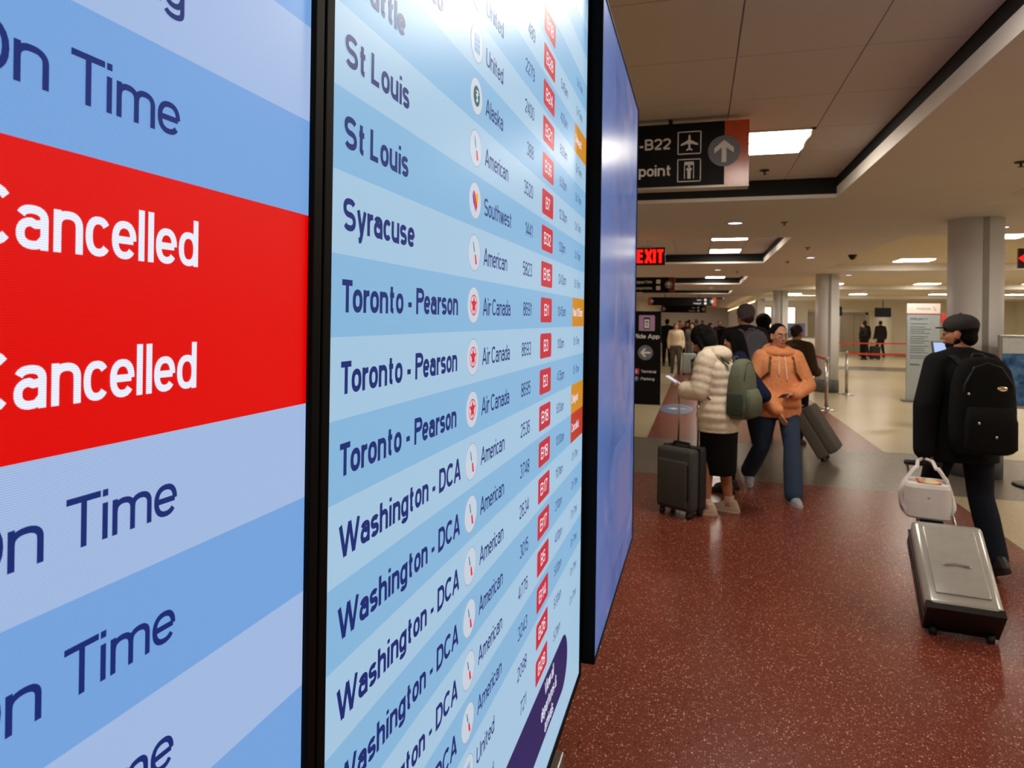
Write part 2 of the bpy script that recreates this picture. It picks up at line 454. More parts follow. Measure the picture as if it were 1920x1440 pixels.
# ---- soffit with coffers over the concourse
CX0, CX1 = -2.38, 1.22
COF = [(-6.3, -2.2), (1.45, 6.70), (9.73, 13.9), (17.9, 21.7), (26.0, 29.4), (34.0, 37.2)]
SX = 2.64                    # right edge of the soffit
s = MB()
s.bx(XL, CX0, YB, YF, ZC, ZC + 0.10)
s.bx(CX1, SX, YB, YF, ZC, ZC + 0.10)
prev = YB
for a, b in COF:
    s.bx(CX0, CX1, prev, a, ZC, ZC + 0.10); prev = b
s.bx(CX0, CX1, prev, YF, ZC, ZC + 0.10)
struct(s.build('ceiling', M_SOFFIT))
# cross beams of the check-in hall, on the column lines
BEAM = [(-9.6, -7.6), (-1.6, 0.6), (7.40, 9.82), (16.2, 18.6), (25.0, 27.4), (34.0, 38.0)]
s = MB()
for a, b in BEAM: s.bx(SX, XR, a, b, ZC, ZC + 0.15)
struct(s.build('ceiling', M_SOFFIT))
s = MB(); s.bx(SX, XR, YB, YF, ZC + 0.15, ZC + 0.25); s.bx(SX - 0.02, SX, YB, YF, ZC + 0.1, ZC + 0.25)
struct(s.build('ceiling', mat('ceiling_paint_hall', (224, 212, 188), 0.85, var=0.02, scale=3)))
# far concourse ceiling
s = MB(); s.bx(XL, 4.0, YF, 62, ZC, ZC + 0.1); struct(s.build('ceiling', M_SOFFIT))
# coffers: black reveal, backing, tiles
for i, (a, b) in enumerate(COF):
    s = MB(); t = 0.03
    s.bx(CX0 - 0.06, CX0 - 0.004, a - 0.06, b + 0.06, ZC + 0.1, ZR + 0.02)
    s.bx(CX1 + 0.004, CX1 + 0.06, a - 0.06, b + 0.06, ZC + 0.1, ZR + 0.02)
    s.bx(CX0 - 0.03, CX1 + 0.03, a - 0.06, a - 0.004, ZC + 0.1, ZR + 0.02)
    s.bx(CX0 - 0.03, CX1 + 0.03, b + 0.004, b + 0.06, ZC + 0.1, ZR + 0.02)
    s.bx(CX0, CX1, b - 0.005, b - 0.0005, ZC + 0.035, ZR)  # black strip added over the far lip to darken its lit face
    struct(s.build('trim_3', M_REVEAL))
    back = struct(MB().bx(CX0 - 0.06, CX1 + 0.06, a - 0.06, b + 0.06, ZR + 0.02, ZR + 0.05).build('ceiling', M_TILE))
    xs = [CX0, -2.23, -1.63, -1.03, -0.43, 0.17, 0.77, CX1]
    base = {0: -6.0, 1: 1.45, 2: 10.10, 3: 18.0, 4: 26.1, 5: 34.1}[i]
    ys = [a] + [base + 0.7 * q for q in range(0, 12) if a + 0.05 < base + 0.7 * q < b - 0.05] + [b]
    LAMPCELL = {0: (-5.3, -3.2), 1: (2.15, 4.95), 2: (10.8, 12.9), 3: (18.7, 20.8), 4: (26.8, 28.2), 5: (34.8,)}[i]
    for p in range(len(xs) - 1):
        for q in range(len(ys) - 1):
            if p == 5 and any(abs(ys[q] - y) < 0.02 for y in LAMPCELL): continue
            if i in (1, 2):
                MB().box(((xs[p] + xs[p + 1]) / 2, (ys[q] + ys[q + 1]) / 2, ZR + 0.012), (xs[p + 1] - xs[p] - 0.006, ys[q + 1] - ys[q] - 0.006, 0.02), None, 0, 0.003).build('ceiling_tile', M_TILE, back)
    LAMPS = globals().setdefault('LAMPS', [])
    for y in LAMPCELL: LAMPS.append((0.47, y + 0.35, i))

# ---- walls
def wall(name, x0, x1, y0, y1, z0=0, z1=3.3, m=M_WALL):
    return struct(MB().bx(x0, x1, y0, y1, z0, z1).build(name, m))
wall('wall_left', XL - 0.15, XL, YB, 62)
wall('wall_right', XR, XR + 0.15, YB, YF)
wall('wall_far', 9.6, XR, YF, YF + 0.15)
wall('wall_far', 2.5, 5.6, YF, YF + 0.15, m=M_WALLW)
wall('wall_far', 5.6, 9.6, YF, YF + 0.15, 2.35, 3.3)
wall('wall_inner', 2.5, 2.65, 31.0, YF, m=M_WALLW)
wall('wall_inner', 2.5, 2.65, YF + 0.15, 62, m=M_WALLW)
wall('wall_back', XL, XR, YB - 0.15, YB)
wall('wall_end', XL, 2.65, 62, 62.15, m=M_WALLW)
# recess behind the far wall (lift lobby)
wall('wall_recess', 5.45, 5.6, YF + 0.15, 41.5, m=M_WALL)
wall('wall_recess', 9.6, 9.75, YF + 0.15, 41.5, m=M_WALL)
wall('wall_recess', 5.6, 9.6, 41.5, 41.65, m=mat('recess_wall', (222, 208, 182), 0.8))
slab('floor', 5.6, 9.6, YF, 41.5, M_CREAM, -0.001)
struct(MB().bx(5.6, 9.6, YF + 0.15, 41.5, 2.7, 2.8).build('ceiling', M_SOFFIT))
struct(MB().bx(XL, 2.5, 61.97, 62, 0, 0.12).build('baseboard_end', mat('base_dark', (86, 82, 78), 0.6)))
struct(MB().bx(2.47, 2.5, 31.0, 61.9, 0, 0.12).build('baseboard_inner', MATS['base_dark']))
struct(MB().bx(XL, XL + 0.03, YB, 62, 0, 0.12).build('baseboard_left', MATS['base_dark']))
struct(MB().bx(9.75, XR, YF - 0.03, YF, 0, 0.12).build('baseboard_far', MATS['base_dark']))

# ================================================================== CEILING LIGHTS
M_LAMP = glow('lamp_diffuser', (255, 236, 205), LAMP, rough=0.5, base=(230, 225, 215))
M_LAMP.node_tree.nodes['Principled BSDF'].inputs['Emission Color'].default_value = WARM + (1,)
M_LFRAME = mat('lamp_frame', (226, 222, 214), 0.5)
WHERE = {0: 'behind the camera', 1: 'over the flight displays', 2: 'above the red exit sign', 3: 'above the second wayfinding sign', 4: 'further down the concourse', 5: 'at the far end of the concourse'}
def troffer(x, y, z, label, group, w=0.588, d=0.688):
    t = thing('ceiling_light', label, 'ceiling light', (x, y, z), 0, group)
    f = MB()
    f.bx(-w / 2, w / 2, -d / 2, -d / 2 + 0.02, -0.005, 0.05); f.bx(-w / 2, w / 2, d / 2 - 0.02, d / 2, -0.005, 0.05)
    f.bx(-w / 2, -w / 2 + 0.02, -d / 2, d / 2, -0.005, 0.05); f.bx(w / 2 - 0.02, w / 2, -d / 2, d / 2, -0.005, 0.05)
    f.bx(-w / 2, w / 2, -0.008, 0.008, -0.004, 0.02)
    f.build('frame', M_LFRAME, t)
    for sg in (-1, 1):
        dm = MB()
        # shallow curved lens
        R = []
        for k2 in range(7):
            yy = -0.155 + 0.31 * k2 / 6
            zz = 0.004 - 0.014 * math.cos(PI * (k2 / 6 - 0.5))
            R.append((yy + sg * d / 4, zz))
        vs = []; fs = []
        for yy, zz in R: vs += [(-w / 2 + 0.02, yy, zz), (w / 2 - 0.02, yy, zz)]
        for k2 in range(6): fs.append((2 * k2, 2 * k2 + 1, 2 * k2 + 3, 2 * k2 + 2))
        dm.add(vs, fs)
        dm.build('diffuser', M_LAMP, t, True)
    return t
n_in = {}
for x, y, i in LAMPS:
    n_in[i] = n_in.get(i, 0) + 1
    which = '' if len([1 for q in LAMPS if q[2] == i]) == 1 else ('nearer ' if n_in[i] == 1 else 'farther ')
    troffer(x, y, ZR - 0.002, which + 'bright square ceiling light in the tiled coffer ' + WHERE[i], 'ceiling lights in the concourse coffers')
hall = [(4.25, 11.3), (7.2, 11.3), (10.2, 11.3), (13.2, 11.3), (4.25, 15.3), (7.2, 15.3), (10.2, 15.3), (4.3, 20.3), (7.15, 20.3), (10.2, 20.3), (4.3, 24.3), (7.15, 24.3), (10.2, 24.3), (4.3, 29.2), (7.0, 29.2), (10.0, 29.2), (4.2, 32.8), (6.9, 32.8), (10.1, 32.8), (13.0, 32.8), (4.6, 3.2), (7.6, 3.2), (4.6, 5.6), (7.6, 5.6), (11, 4.4), (4.6, -3.5), (7.6, -3.5), (4.6, -6.5)]  # fourth bay front row and back light nearest the columns added for brightness
for x, y in hall:
    row = {11.3: 'second bay, front row', 15.3: 'second bay, back row', 20.3: 'third bay, front row', 24.3: 'third bay, back row', 29.2: 'added front row of the fourth bay', 32.8: 'fourth bay, back row', 3.2: 'first bay, front row', 5.6: 'first bay, back row', 4.4: 'first bay, middle', -3.5: 'bay behind the camera', -6.5: 'rear of the bay behind the camera'}[y]
    sd = ['nearest the columns', 'second from the columns', 'third from the columns', 'farthest from the columns'][sorted(q[0] for q in hall if q[1] == y).index(x)]
    troffer(x, y, ZC + 0.142, 'bright rectangular check-in hall ceiling light, %s, %s' % (row, sd), 'ceiling lights of the check-in hall', 0.68, 0.6)
for x, y in ((-0.8, 41.0), (-0.8, 46.0), (-0.8, 52.0), (-0.8, 58.0)):  # lamp row added to brighten the dark far concourse
    troffer(x, y, ZC - 0.001, 'added ceiling light brightening the far end of the concourse, %s in the row' % {41.0: 'first', 46.0: 'second', 52.0: 'third', 58.0: 'last'}[y], 'added far concourse ceiling lights')
troffer(7.6, 39.8, 2.695, 'added ceiling light brightening the far recess with the lift doors', 'ceiling lights of the check-in hall')  # light added so the recess reads brighter
# round downlights in the soffit
M_DOWN = glow('downlight_glow', (232, 236, 255), 3.0, rough=0.4, base=(220, 220, 225))
def downlight(x, y, label, group, z=ZC):
    t = thing('downlight', label, 'ceiling light', (x, y, z), 0, group)
    MB().lathe([(0.105, 0.0), (0.105, -0.008), (0.085, -0.010), (0.085, 0.0)], n=24).build('trim_ring', M_LFRAME, t, True)
    MB().lathe([(0.083, -0.002), (0.06, -0.006), (0.001, -0.008)], n=24).build('lens', M_DOWN, t, True)
downlight(0.40, 8.2, 'round white downlight in the soffit just beyond the hanging gate sign', 'round downlights')
downlight(1.92, 12.8, 'round white downlight in the soffit right of the exit sign coffer', 'round downlights')
downlight(0.40, 15.6, 'round white downlight between the second and third coffers', 'round downlights')
downlight(0.40, 24.0, 'small round downlight far along the concourse soffit', 'round downlights')
DL = ((3.5, 17.6), (5.8, 18.0), (8.2, 17.8), (10.6, 17.6), (5.8, 26.6), (8.0, 26.6), (10.5, 26.2), (3.45, 9.1), (4.6, 9.2))
for x, y in DL:
    bm_ = 'beam by the near column' if y < 12 else 'beam by the second column' if y < 20 else 'beam by the third column'
    od = ['first', 'second', 'third', 'fourth'][sorted(q[0] for q in DL if abs(q[1] - y) < 2).index(x)]
    downlight(x, y, 'small round downlight in the %s, %s from the column' % (bm_, od), 'beam downlights of the check-in hall')
# sprinkler heads and dark sensors
M_SPR = mat('sprinkler', (64, 56, 48), 0.4, 0.6)
for x, y, z, lab in ((2.20, 5.5, ZC, 'small sprinkler head in the soffit at upper right'), (0.95, 8.25, ZC, 'small sprinkler head in the soffit right of the downlight'), (1.62, 11.1, ZC, 'small sprinkler head beside the exit sign coffer'),
                     (0.55, 6.25, ZR, 'small sprinkler head in the coffer beside the gate sign'), (1.63, 13.6, ZC, 'small sprinkler head in the soffit near the second column'), (0.85, 16.2, ZC, 'tiny sprinkler head far along the soffit')):
    t = thing('sprinkler_head', lab, 'sprinkler', (x, y, z), 0, 'ceiling sprinklers')
    MB().lathe([(0.04, 0), (0.038, -0.008), (0.012, -0.01)], n=16).build('cover_plate', M_SPR, t, True)
    h = MB(); h.cyl((0, 0, -0.008), (0, 0, -0.035), 0.008, n=10); h.cyl((0, 0, -0.035), (0, 0, -0.038), 0.02, n=12); h.build('nozzle', M_SPR, t)
t = thing('dome_camera', 'black dome camera on the soffit edge above the check-in hall', 'camera', (2.52, 12.4, ZC))
MB().lathe([(0.07, 0), (0.07, -0.03), (0.001, -0.03)], n=20).build('mount', M_BLACKM, t)
MB().lathe([(0.055, -0.03), (0.05, -0.055), (0.03, -0.08), (0.001, -0.09)], n=20).build('dome', M_BLACKM, t, True)
# air vents: dark slot grilles on soffit / beams
def vent(x, y, z, w, d, lab):
    t = thing('air_vent', lab, 'vent', (x, y, z), 0, 'ceiling air vents')
    f = MB(); f.bx(-w / 2, w / 2, -d / 2, d / 2, -0.004, 0.0); f.build('backing', M_REVEAL, t)
    for q in range(5):
        yy = -d / 2 + d * (q + 0.5) / 5
        MB().box((0, yy, -0.010), (w, d / 9, 0.003), Euler((0.5, 0, 0)), 0).build('slat', M_SOFFIT, t)
vent(4.75, 10.6, ZC + 0.148, 0.6, 0.3, 'dark slotted air vent in the hall ceiling left of the near column')

# cove light along the far right wall
M_COVE = glow('cove_glow', (255, 214, 140), 5.0, rough=0.6, base=(220, 210, 190))
M_COVE.node_tree.nodes['Principled BSDF'].inputs['Emission Color'].default_value = (1.0, 0.70, 0.32, 1)
t = thing('cove_light', 'long yellow light strip along the far right wall of the concourse', 'light strip', (2.47, 31.3, 2.55))
MB().bx(-0.05, 0.03, 0, 28, 0.0, 0.04).build('channel', M_LFRAME, t)
MB().bx(-0.06, -0.05, 0.02, 27.98, 0.0, 0.05).build('lens', M_COVE, t)

# ================================================================== COLUMNS
M_COLM = mat('column_cladding', (234, 236, 242), 0.45, 0.0, 0.02, 4)
M_COLB = mat('column_base', (92, 92, 98), 0.5)
for x, y, lab in ((2.95, 8.42, 'thick pale round column behind the man in the cap'), (2.98, 17.3, 'pale round column with dark base beside the stanchion post'), (2.92, 26.2, 'pale round column behind the two people with backpacks'), (2.92, 35.0, 'farthest pale round column in the row')):
    t = struct(thing('column', lab, 'column', (x, y, 0)))
    MB().lathe([(0.262, 0.30), (0.262, ZC)], n=40).build('shaft', M_COLM, t, True)
    MB().lathe([(0.275, 0.0), (0.275, 0.30), (0.262, 0.305)], n=40).build('base_band', M_COLB, t, True)
    for an in (-88, 92):
        g = MB(); a2 = math.radians(an); g.box((0.258 * math.cos(a2), 0.258 * math.sin(a2), 0.31 + (ZC - 0.32) / 2), (0.012, 0.060, ZC - 0.32), Euler((0, 0, a2)))
        g.build('seam', mat('column_seam', (150, 148, 146), 0.5), t)

# ================================================================== FLIGHT DISPLAYS
XS = -0.270                 # face of the two flight screens
M_BEZ = mat('display_bezel', (4, 4, 5), 0.6, spec=0.1)
M_CAB = mat('display_cabinet', (18, 19, 22), 0.5)
LN = 0.16
def pair(pref, light, blue):
    return glow(pref + '_light', light, 1.0, LN), glow(pref + '_blue', blue, 1.0, LN)
S1L, S1B = pair('status_row', (160, 184, 224), (116, 162, 220))
S2L, S2B = pair('flight_row', (162, 196, 222), (132, 180, 217))
M_SRED = glow('screen_red', (222, 0, 2), 1.0, LN)
M_SNAVY = glow('screen_navy', (18, 40, 112), 1.0, 0.0)
M_SWHITE = glow('screen_white', (232, 236, 250), 1.0, LN)
M_SPALE = glow('screen_logo_disc', (196, 207, 221), 1.0, 0.0)
M_SRING = glow('screen_logo_ring', (150, 165, 185), 1.0, 0.0)
M_GATE = glow('screen_gate_red', (196, 46, 62), 1.0, 0.0)
M_ORNG = glow('screen_orange', (206, 138, 40), 1.0, 0.0)
M_CANC = glow('screen_status_red', (188, 62, 44), 1.0, 0.0)
M_PILL = glow('screen_pill', (34, 34, 92), 1.0, 0.0)
M_LRED = glow('logo_red', (222, 32, 52), 1.0); M_LBLUE = glow('logo_blue', (38, 130, 172), 1.0); M_LTEAL = glow('logo_teal', (24, 92, 96), 1.0)
M_LYEL = glow('logo_yellow', (236, 170, 40), 1.0); M_LDB = glow('logo_darkblue', (46, 70, 160), 1.0); M_LGLOBE = glow('logo_globe', (120, 164, 204), 1.0)

def display(name, label, y0, y1, z0, z1, bez=0.012):
    t = thing(name, label, 'display', (XS, (y0 + y1) / 2, z0))
    yc = (y0 + y1) / 2
    hw = (y1 - y0) / 2; h = z1 - z0
    MB().bx(-0.075, -0.004, -hw, hw, -0.005, h + 0.005).build('cabinet', M_CAB, t)
    b = MB()
    b.bx(-0.004, 0.004, -hw, -hw + bez, 0, h, bev=0.0015); b.bx(-0.004, 0.004, hw - bez, hw, 0, h, bev=0.0015)
    b.bx(-0.004, 0.004, -hw + bez, hw - bez, 0, bez, bev=0.0015); b.bx(-0.004, 0.004, -hw + bez, hw - bez, h - bez, h, bev=0.0015)
    b.build('bezel', M_BEZ, t)
    return t
def screen_mesh(t, rows, y0, y1, mats):
    """rows: (z0,z1,material index); one flat panel whose picture is bands"""
    oy, oz = t.location.y, t.location.z
    m = MB()
    for z0, z1, mi in rows: m.poly([(0, y0 - oy, z0 - oz), (0, y1 - oy, z0 - oz), (0, y1 - oy, z1 - oz), (0, y0 - oy, z1 - oz)], mi)
    return m.build('screen', mats, t)
class Scr:
    """flat print on a display, in hall coordinates (y,z)"""
    def __init__(s, t, scr, x=0.0002): s.t = t; s.s = scr; s.x = x
    def P(s, y, z, dx=0.0): return Vector((s.x + dx, y - s.t.location.y, z - s.t.location.z))
    def text(s, mb, st, y, z, cap, **k): return text(mb, st, s.P(y, z, k.pop('dx', 0.0002)), EY, EZ, cap, **k)
    def shape(s, mb, y, z, L, sc=1.0, dx=0.0, mi=0): mb.poly(pts2(s.P(y, z, dx), EY, EZ, L, sc), mi)

# ---- left display: status column
DZ0, DZ1 = 0.785, 2.66
d1 = display('status_display', 'large flight status screen with red Cancelled rows at the left edge', -0.66, 0.424, DZ0, DZ1)
P1 = 0.0672; RZ = 1.7315    # top of the red band
rows = []
zt = RZ + 13 * P1
for k in range(30):
    a = zt - (k + 1) * P1; b = zt - k * P1
    a = max(a, DZ0 + 0.012); b = min(b, DZ1 - 0.012)
    if b <= a: continue
    mi = 2 if k in (13, 14) else (0 if (k % 2 == 1) else 1)
    if k == 12: mi = 1
    if k == 11: mi = 0
    rows.append((a, b, mi))
sc1 = screen_mesh(d1, rows, -0.648, 0.412, [S1L, S1B, M_SRED])
S = Scr(d1, sc1)
def status(k, s, y0, width, cap, m, bold):
    base = zt - (k + 1) * P1 + (P1 - cap) / 2 + 0.001
    mb = MB(); S.text(mb, s, y0, base, cap, width=width, bold=bold); mb.build('lettering', m, sc1)
status(11, 'Boarding', 0.176, 0.116, 0.0235, M_SNAVY, 0.012)
status(12, 'On Time', 0.176, 0.114, 0.0235, M_SNAVY, 0.012)
status(13, 'Cancelled', 0.182, 0.1225, 0.0255, M_SWHITE, 0.018)
status(14, 'Cancelled', 0.182, 0.1225, 0.0255, M_SWHITE, 0.018)
for k in (15, 16, 17): status(k, 'On Time', 0.176, 0.1155, 0.0235, M_SNAVY, 0.012)
for k in (9, 10, 18, 19): status(k, 'On Time', 0.176, 0.1155, 0.0235, M_SNAVY, 0.012)

# ---- middle display: departures list
d2 = display('departures_display', 'tall departures board listing cities, airlines and gates beside the blue screen', 0.426, 1.6005, DZ0, DZ1)
P2 = 0.0650; Z2 = 1.676
rows = []
for k in range(-16, 14):
    a = max(Z2 - (k + 0.5) * P2, DZ0 + 0.012); b = min(Z2 - (k - 0.5) * P2, DZ1 - 0.012)
    if k >= 10: a, mi = DZ0 + 0.012, 0
    if b <= a: continue
    rows.append((a, b, (0 if k % 2 else 1) if k < 10 else 0))
    if k >= 10: break
sc2 = screen_mesh(d2, rows, 0.438, 1.589, [S2L, S2B])
S = Scr(d2, sc2)
Y_CITY, Y_LOGO, Y_NAME, Y_NUM, Y_GATE, Y_TIME, Y_STAT = 0.459, 0.7725, 0.809, 1.066, 1.179, 1.281, 1.445
EAGLE_B = [(-0.30, 0.62), (-0.16, 0.56), (0.02, 0.12), (-0.02, -0.04), (-0.16, 0.16)]
EAGLE_W = [(-0.02, -0.04), (0.02, 0.12), (0.12, 0.08), (0.10, -0.06)]
EAGLE_R = [(0.02, -0.10), (0.22, -0.08), (0.40, -0.62), (0.14, -0.60)]
def star(n, r0, r1, rot=90): return [((r0 if k % 2 == 0 else r1) * math.cos(math.radians(rot + 180.0 * k / n)), (r0 if k % 2 == 0 else r1) * math.sin(math.radians(rot + 180.0 * k / n))) for k in range(2 * n)]
def ringpoly(mb, y, z, r0, r1, dx, mi, n=36):
    a = circle(S.P(y, z, dx), EY, EZ, r0, n); b = circle(S.P(y, z, dx), EY, EZ, r1, n)
    mb.add(a + b, [(i, (i + 1) % n, n + (i + 1) % n, n + i) for i in range(n)], mi)
def logo(kind, z):
    r = 0.0228
    m = MB()
    S.shape(m, Y_LOGO, z, [(math.cos(2 * PI * k / 36), math.sin(2 * PI * k / 36)) for k in range(36)], r, 0.0, 0)
    ringpoly(m, Y_LOGO, z, r * 0.97, r * 1.02, 0.0002, 1)
    if kind == 'A':
        S.shape(m, Y_LOGO, z, EAGLE_B, r, 0.0005, 2); S.shape(m, Y_LOGO, z, EAGLE_R, r, 0.0005, 3)
        ms = [M_SPALE, M_SRING, M_LBLUE, M_LRED]
    elif kind == 'C':
        ringpoly(m, Y_LOGO, z, r * 0.50, r * 0.57, 0.0004, 2)
        S.shape(m, Y_LOGO, z + 0.0005, star(5, 0.50, 0.24), r, 0.0005, 2)
        S.shape(m, Y_LOGO, z, [(-0.05, -0.60), (0.05, -0.60), (0.05, -0.2), (-0.05, -0.2)], r, 0.0005, 2)
        ms = [M_SPALE, M_SRING, M_LRED]
    elif kind == 'S':
        S.shape(m, Y_LOGO, z, [(-0.36, 0.48), (-0.44, 0.18), (-0.32, -0.16), (0.10, -0.62), (-0.12, -0.1)], r, 0.0004, 2)
        S.shape(m, Y_LOGO, z, [(-0.36, 0.48), (-0.12, -0.1), (0.10, -0.62), (0.34, -0.26), (0.06, 0.20), (-0.12, 0.50)], r, 0.0005, 3)
        S.shape(m, Y_LOGO, z, [(0.06, 0.20), (0.34, -0.26), (0.46, 0.1), (0.42, 0.42), (0.20, 0.46), (0.0, 0.34)], r, 0.0005, 4)
        ms = [M_SPALE, M_SRING, M_LDB, M_LRED, M_LYEL]
    elif kind == 'K':
        S.shape(m, Y_LOGO, z, [(0.52 * math.cos(2 * PI * k / 24), 0.56 * math.sin(2 * PI * k / 24)) for k in range(24)], r, 0.0004, 2)
        S.shape(m, Y_LOGO, z, [(-0.22, 0.30), (0.2, 0.34), (0.28, 0.1), (0.1, 0.02), (0.26, -0.2), (0.0, -0.36), (-0.14, -0.24), (0.02, -0.12), (-0.16, 0.06), (0.02, 0.16)], r, 0.0006, 0)
        ms = [M_SPALE, M_SRING, M_LTEAL]
    else:
        S.shape(m, Y_LOGO, z, [(-0.42, 0.5), (0.42, 0.5), (0.42, -0.5), (-0.42, -0.5)], r, 0.0004, 2)
        for q in (-0.28, 0.0, 0.28):
            S.shape(m, Y_LOGO, z, [(-0.42, q - 0.03), (0.42, q + 0.08), (0.42, q + 0.12), (-0.42, q + 0.02)], r, 0.0006, 0)
        ms = [M_SPALE, M_SRING, M_LGLOBE]
    m.build('airline_logo', ms, sc2)
NAMES = {'A': 'American', 'C': 'Air Canada', 'S': 'Southwest', 'K': 'Alaska', 'U': 'United'}
FL = [(-8, 'San Francisco', 'U', '', 'B18', '', ''), (-7, 'San Francisco', 'U', '489', 'B28', '5:45am', ''), (-6, 'San Francisco', 'U', '2279', 'B24', '4:20pm', 'D'), (-5, 'San Francisco', 'U', '2400', 'B21', '8:20am', ''),
      (-4, 'Seattle', 'K', '388', 'B36', '6:20pm', ''), (-3, 'St Louis', 'A', '3520', 'B7', '12:30pm', ''), (-2, 'St Louis', 'S', '1441', 'B32', '1:30pm', ''), (-1, 'Syracuse', 'A', '5823', 'B16', '12:43pm', ''),
      (0, 'Toronto - Pearson', 'C', '8691', 'B1', '10:45am', 'N'), (1, 'Toronto - Pearson', 'C', '8693', 'B3', '1:00pm', ''), (2, 'Toronto - Pearson', 'C', '8695', 'B3', '4:35pm', ''),
      (3, 'Washington - DCA', 'A', '2536', 'B18', '6:00am', 'D'), (4, 'Washington - DCA', 'A', '3748', 'B18', '10:00am', 'X'), (5, 'Washington - DCA', 'A', '2634', 'B17', '11:01am', ''), (6, 'Washington - DCA', 'A', '3015', 'B17', '2:10pm', ''),
      (7, 'Washington - DCA', 'A', '4776', 'B5', '4:00pm', ''), (8, 'Washington - DCA', 'A', '3243', 'B14', '5:00pm', ''), (9, '', 'U', '2098', 'B26', '9:30am', ''), (10, '', 'U', '721', 'B28', '5:21pm', '')]
CAPC = 0.0262
lo_, hi_ = 0.2, 3.0
for _ in range(18):
    SXC = (lo_ + hi_) / 2; v_ = text_geo('Toronto - Pearson', 0.102 + 2.2 * 0.038, SXC)[0]
    if (max(p[0] for p in v_) - min(p[0] for p in v_)) * CAPC > 0.258: hi_ = SXC
    else: lo_ = SXC
for k, city, al, num, gate, tm, st in FL:
    z = Z2 - k * P2
    mb = MB()
    if city: S.text(mb, city, Y_CITY, z - CAPC / 2, CAPC, sx=SXC, bold=0.038)
    if mb.v: mb.build('city_lettering', M_SNAVY, sc2)
    for nm, st_, y_, dz, cp_, kw in (('airline_name', NAMES[al], Y_NAME, .0125, .0228, dict(bold=.014)), ('flight_number', num, Y_NUM, .0115, .0222, dict(align='R', bold=.008)), ('departure_time', tm, Y_TIME, .010, .0195, dict(bold=.004)), ('status_lettering', '' if st else 'On Time', Y_STAT + .008, .0095, .0185, dict(bold=.0))):
        if st_: mb = MB(); S.text(mb, st_, y_, z - dz, cp_, sx=SXC, **kw); mb.build(nm, M_SNAVY, sc2)
    logo(al, z)
    g = MB(); S.shape(g, Y_GATE, z, rrect(-0.046, 0.046, -0.0225, 0.0225, 0.006), 1.0, 0.0)
    g = g.build('gate_tile', M_GATE, sc2)
    g = MB(); S.text(g, gate, Y_GATE, z - 0.0105, 0.0215, width=0.054 if len(gate) > 2 else 0.034, align='C', bold=0.008); g.build('gate_number', M_SWHITE, sc2)
    if st:
        g = MB(); S.shape(g, 0, z, [(1.436, -P2 / 2), (1.589, -P2 / 2), (1.589, P2 / 2), (1.436, P2 / 2)])
        g.build('status_tile', M_CANC if st == 'X' else M_ORNG, sc2)
        g = MB(); S.text(g, {'X': 'Cancelled', 'N': 'Now 11:05am', 'D': 'Delayed'}[st], Y_STAT, z - 0.0095, 0.0190, sx=SXC, bold=0.006); g.build('status_lettering', M_SWHITE, sc2)
g = MB(); S.shape(g, 0, 0.925, rrect(0.60, 1.432, -0.058, 0.058, 0.057, 10)); g.build('footer_pill', M_PILL, sc2)
g = MB()
for q, s_ in enumerate(('View all', 'departures &', 'arrivals')): S.text(g, s_, 1.25, 0.948 - 0.036 * q, 0.0245, sx=1.0, align='C', bold=0.012)
g.build('footer_lettering', M_SWHITE, sc2)

# ---- right display: glossy blue advert screen standing proud of the board
def advert_mat():
    m = glow('advert_blue', (80, 110, 190), 1.0, 0.0, rough=0.26)
    nt = m.node_tree; b = nt.nodes['Principled BSDF']; L = nt.links.new
    tc = nt.nodes.new('ShaderNodeTexCoord'); sp = nt.nodes.new('ShaderNodeSeparateXYZ'); L(tc.outputs['Object'], sp.inputs[0])
    mp = nt.nodes.new('ShaderNodeMapping'); mp.inputs['Scale'].default_value = (1, 1.6, 2.2); L(tc.outputs['Object'], mp.inputs[0])
    nz = nt.nodes.new('ShaderNodeTexNoise'); nz.inputs['Scale'].default_value = 2.6; nz.inputs['Detail'].default_value = 5; nz.inputs['Distortion'].default_value = 0.8
    L(mp.outputs[0], nz.inputs['Vector'])
    rp = nt.nodes.new('ShaderNodeValToRGB'); cr = rp.color_ramp
    cr.elements[0].position = 0.30; cr.elements[0].color = lin((56, 78, 134)) + (1,)
    cr.elements[1].position = 0.74; cr.elements[1].color = lin((122, 126, 166)) + (1,)
    e = cr.elements.new(0.5); e.color = lin((74, 98, 152)) + (1,)
    e = cr.elements.new(0.62); e.color = lin((98, 104, 148)) + (1,)
    L(nz.outputs['Fac'], rp.inputs['Fac'])
    mr = nt.nodes.new('ShaderNodeMapRange'); mr.inputs[1].default_value = -0.50; mr.inputs[2].default_value = -0.10
    L(sp.outputs[1], mr.inputs[0])
    mx = nt.nodes.new('ShaderNodeMix'); mx.data_type = 'RGBA'; mx.inputs[6].default_value = lin((78, 110, 172)) + (1,)
    L(mr.outputs[0], mx.inputs[0]); L(rp.outputs['Color'], mx.inputs[7])
    L(mx.outputs[2], b.inputs['Emission Color'])
    return m
t = thing('advert_display', 'glossy blue advertising screen in a black case at the end of the displays', 'display', (-0.237, 2.0885, 0.815))
d3 = t
MB().bx(-0.11, -0.004, -0.4865, 0.4865, 0, 1.66).build('cabinet', M_BEZ, t)
b = MB()
b.bx(-0.004, 0.003, -0.4865, -0.480, 0, 1.66); b.bx(-0.004, 0.003, 0.482, 0.4865, 0, 1.66); b.bx(-0.004, 0.003, -0.48, 0.482, 0, 0.006); b.bx(-0.004, 0.003, -0.48, 0.482, 1.654, 1.66)
b.build('bezel', M_BEZ, t)
sc3 = MB().poly([(0, -0.48, 0.006), (0, 0.482, 0.006), (0, 0.482, 1.654), (0, -0.48, 1.654)]).build('screen', advert_mat(), t)
